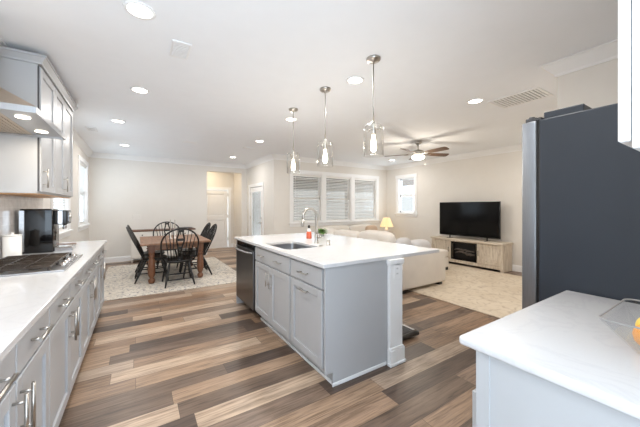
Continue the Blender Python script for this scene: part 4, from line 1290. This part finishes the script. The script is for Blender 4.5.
# lamp and its table
lt = thing('side_table', 'small wooden side table in the window corner under the lamp', 'side table', (6.28, 6.08, 0))
MB().lathe([(0, 0.52), (0.22, 0.52), (0.225, 0.535), (0.22, 0.55), (0, 0.55)], (6.28, 6.08, 0), 28).build('top', 'darkwood', lt)
for k in range(3):
    a = R(90 + 120 * k); MB().cyl((6.28 + 0.12 * math.cos(a), 6.08 + 0.12 * math.sin(a), 0.52), (6.28 + 0.19 * math.cos(a), 6.08 + 0.19 * math.sin(a), 0), 0.014, 0.011, 10).build('leg', 'darkwood', lt)
lm = thing('table_lamp', 'lit table lamp with pleated shade in the window corner', 'lamp', (6.28, 6.08, 0.55))
MB().lathe([(0.0, 0), (0.07, 0), (0.07, 0.012), (0.03, 0.03), (0.05, 0.08), (0.06, 0.12), (0.035, 0.18), (0.015, 0.20), (0.010, 0.25), (0, 0.25)], (6.28, 6.08, 0.55), 22).build('base', 'ceramic', lm)
mb = MB(); n = 48
for z, r in ((0.765, 0.195), (0.90, 0.145), (1.03, 0.095)):
    for k in range(n):
        a = 2 * PI * k / n; rr = r * (1 + 0.035 * (1 if k % 2 else -1)); mb.v.append((6.28 + rr * math.cos(a), 6.08 + rr * math.sin(a), z))
for i in range(2):
    for k in range(n): mb.face((i * n + k, i * n + (k + 1) % n, (i + 1) * n + (k + 1) % n, (i + 1) * n + k))
so = mb.build('lamp_shade', 'shade', lm); sd = so.modifiers.new('thick', 'SOLIDIFY'); sd.thickness = 0.003
MB().lathe([(0, 0.80), (0.02, 0.805), (0.03, 0.84), (0.015, 0.88), (0, 0.88)], (6.28, 6.08, 0), 14).build('bulb', 'bulb', lm)
ld = bpy.data.lights.new('table_lamp_light', 'POINT'); ld.shadow_soft_size = 0.05; ld.energy = 1.5; ld.color = (1, 0.78, 0.5)
lo = bpy.data.objects.new('table_lamp_light', ld); C.objects.link(lo); lo.location = (6.28, 6.08, 0.98)

# television stand
X0, X1, Y0, Y1, ZT = 6.28, 6.69, 2.86, 4.53, 0.605
ts = thing('television_stand', 'whitewashed wooden television stand with electric fireplace', 'tv stand', (6.5, 3.7, 0))
MB().box(X0 - 0.02, Y0 - 0.02, ZT - 0.04, X1, Y1 + 0.02, ZT).build('top', 'whitewoodh', ts, 0.004, 2)
mb = MB(); mb.box(X0, Y0, 0.0, X1, Y0 + 0.05, ZT - 0.04); mb.box(X0, Y1 - 0.05, 0, X1, Y1, ZT - 0.04); mb.box(X0 + 0.02, 3.36, 0.06, X1, 3.40, ZT - 0.04); mb.box(X0 + 0.02, 4.01, 0.06, X1, 4.05, ZT - 0.04); mb.box(X1 - 0.02, Y0 + 0.05, 0.06, X1, Y1 - 0.05, ZT - 0.04)
mb.box(X0 + 0.02, Y0 + 0.05, 0.06, X1 - 0.02, Y1 - 0.05, 0.10); mb.box(X0 + 0.005, Y0 + 0.05, 0.05, X0 + 0.02, Y1 - 0.05, 0.12)
mb.box(X0 + 0.005, Y0 + 0.05, ZT - 0.06, X0 + 0.02, Y1 - 0.05, ZT - 0.04)
mb.build('carcass', 'whitewood', ts, 0.003, 1)
FT = Fr('x', X0 + 0.02, -1)
for a, b, s_ in ((2.915, 3.385, 1), (4.03, 4.475, -1)):
    d = shaker(FT, a, 0.125, b, ZT - 0.065, 'door', 'whitewood', ts, 0.055, 0.018)
    mb = MB(); FT.box(mb, a + 0.055, 0.2, 0.006, b - 0.055, 0.235, 0.016); d2_ = mb.build('cross_rail', 'whitewood', d)
    u = b - 0.03 if s_ > 0 else a + 0.03
    mb = MB(); mb.cyl(FT.p(u, 0.29, 0.04), FT.p(u, 0.40, 0.04), 0.006, n=8)
    for z in (0.30, 0.39): mb.cyl(FT.p(u, z, 0.017), FT.p(u, z, 0.04), 0.005, n=8)
    mb.build('handle', 'black', d)
fp = MB(); fp.box(X0 + 0.10, 3.40, 0.10, X1 - 0.03, 4.01, ZT - 0.06)
fo = fp.build('fireplace_insert', 'black', ts)
mb = MB(); FT.box(mb, 3.405, 0.125, 0, 4.005, 0.16, 0.012); FT.box(mb, 3.405, ZT - 0.10, 0, 4.005, ZT - 0.065, 0.012); FT.box(mb, 3.405, 0.16, 0, 3.44, ZT - 0.10, 0.012); FT.box(mb, 3.97, 0.16, 0, 4.005, ZT - 0.10, 0.012)
mb.build('surround', 'blackgloss', fo)
mb = MB()
rnd = random.Random(4)
for k in range(9):
    y = 3.50 + 0.40 * k / 8; z = 0.27 + rnd.uniform(-0.02, 0.10)
    mb.tube([(X0 + 0.085, y - 0.10 + rnd.uniform(-.03, .03), z), (X0 + 0.075, y, z + rnd.uniform(-.03, .03)), (X0 + 0.085, y + 0.09, z + rnd.uniform(-.05, .05))], [0.014, 0.018, 0.012], 8)
for v in range(len(mb.v)):
    x, y, z = mb.v[v]; mb.v[v] = (x, min(3.965, max(3.445, y)), z)
mb.build('log_set', 'ember', fo)
# television
tv = thing('television', 'large black flat television on the whitewashed stand', 'television', (6.46, 3.69, ZT))
MB().box(6.425, 2.98, 0.672, 6.465, 4.405, 1.475).build('panel', 'black', tv, 0.004, 2)
MB().box(6.422, 2.99, 0.69, 6.4255, 4.395, 1.467).build('screen', 'screen', tv)
for y in (3.25, 4.13):
    mb = MB(); mb.box(6.43, y - 0.01, 0.612, 6.455, y + 0.01, 0.68); mb.box(6.33, y - 0.012, ZT, 6.56, y + 0.012, 0.614); mb.build('foot', 'black', tv, 0.002, 1)
MB().box(6.465, 3.3, 0.75, 6.50, 4.1, 1.2).build('back_cover', 'black', tv, 0.01, 2)
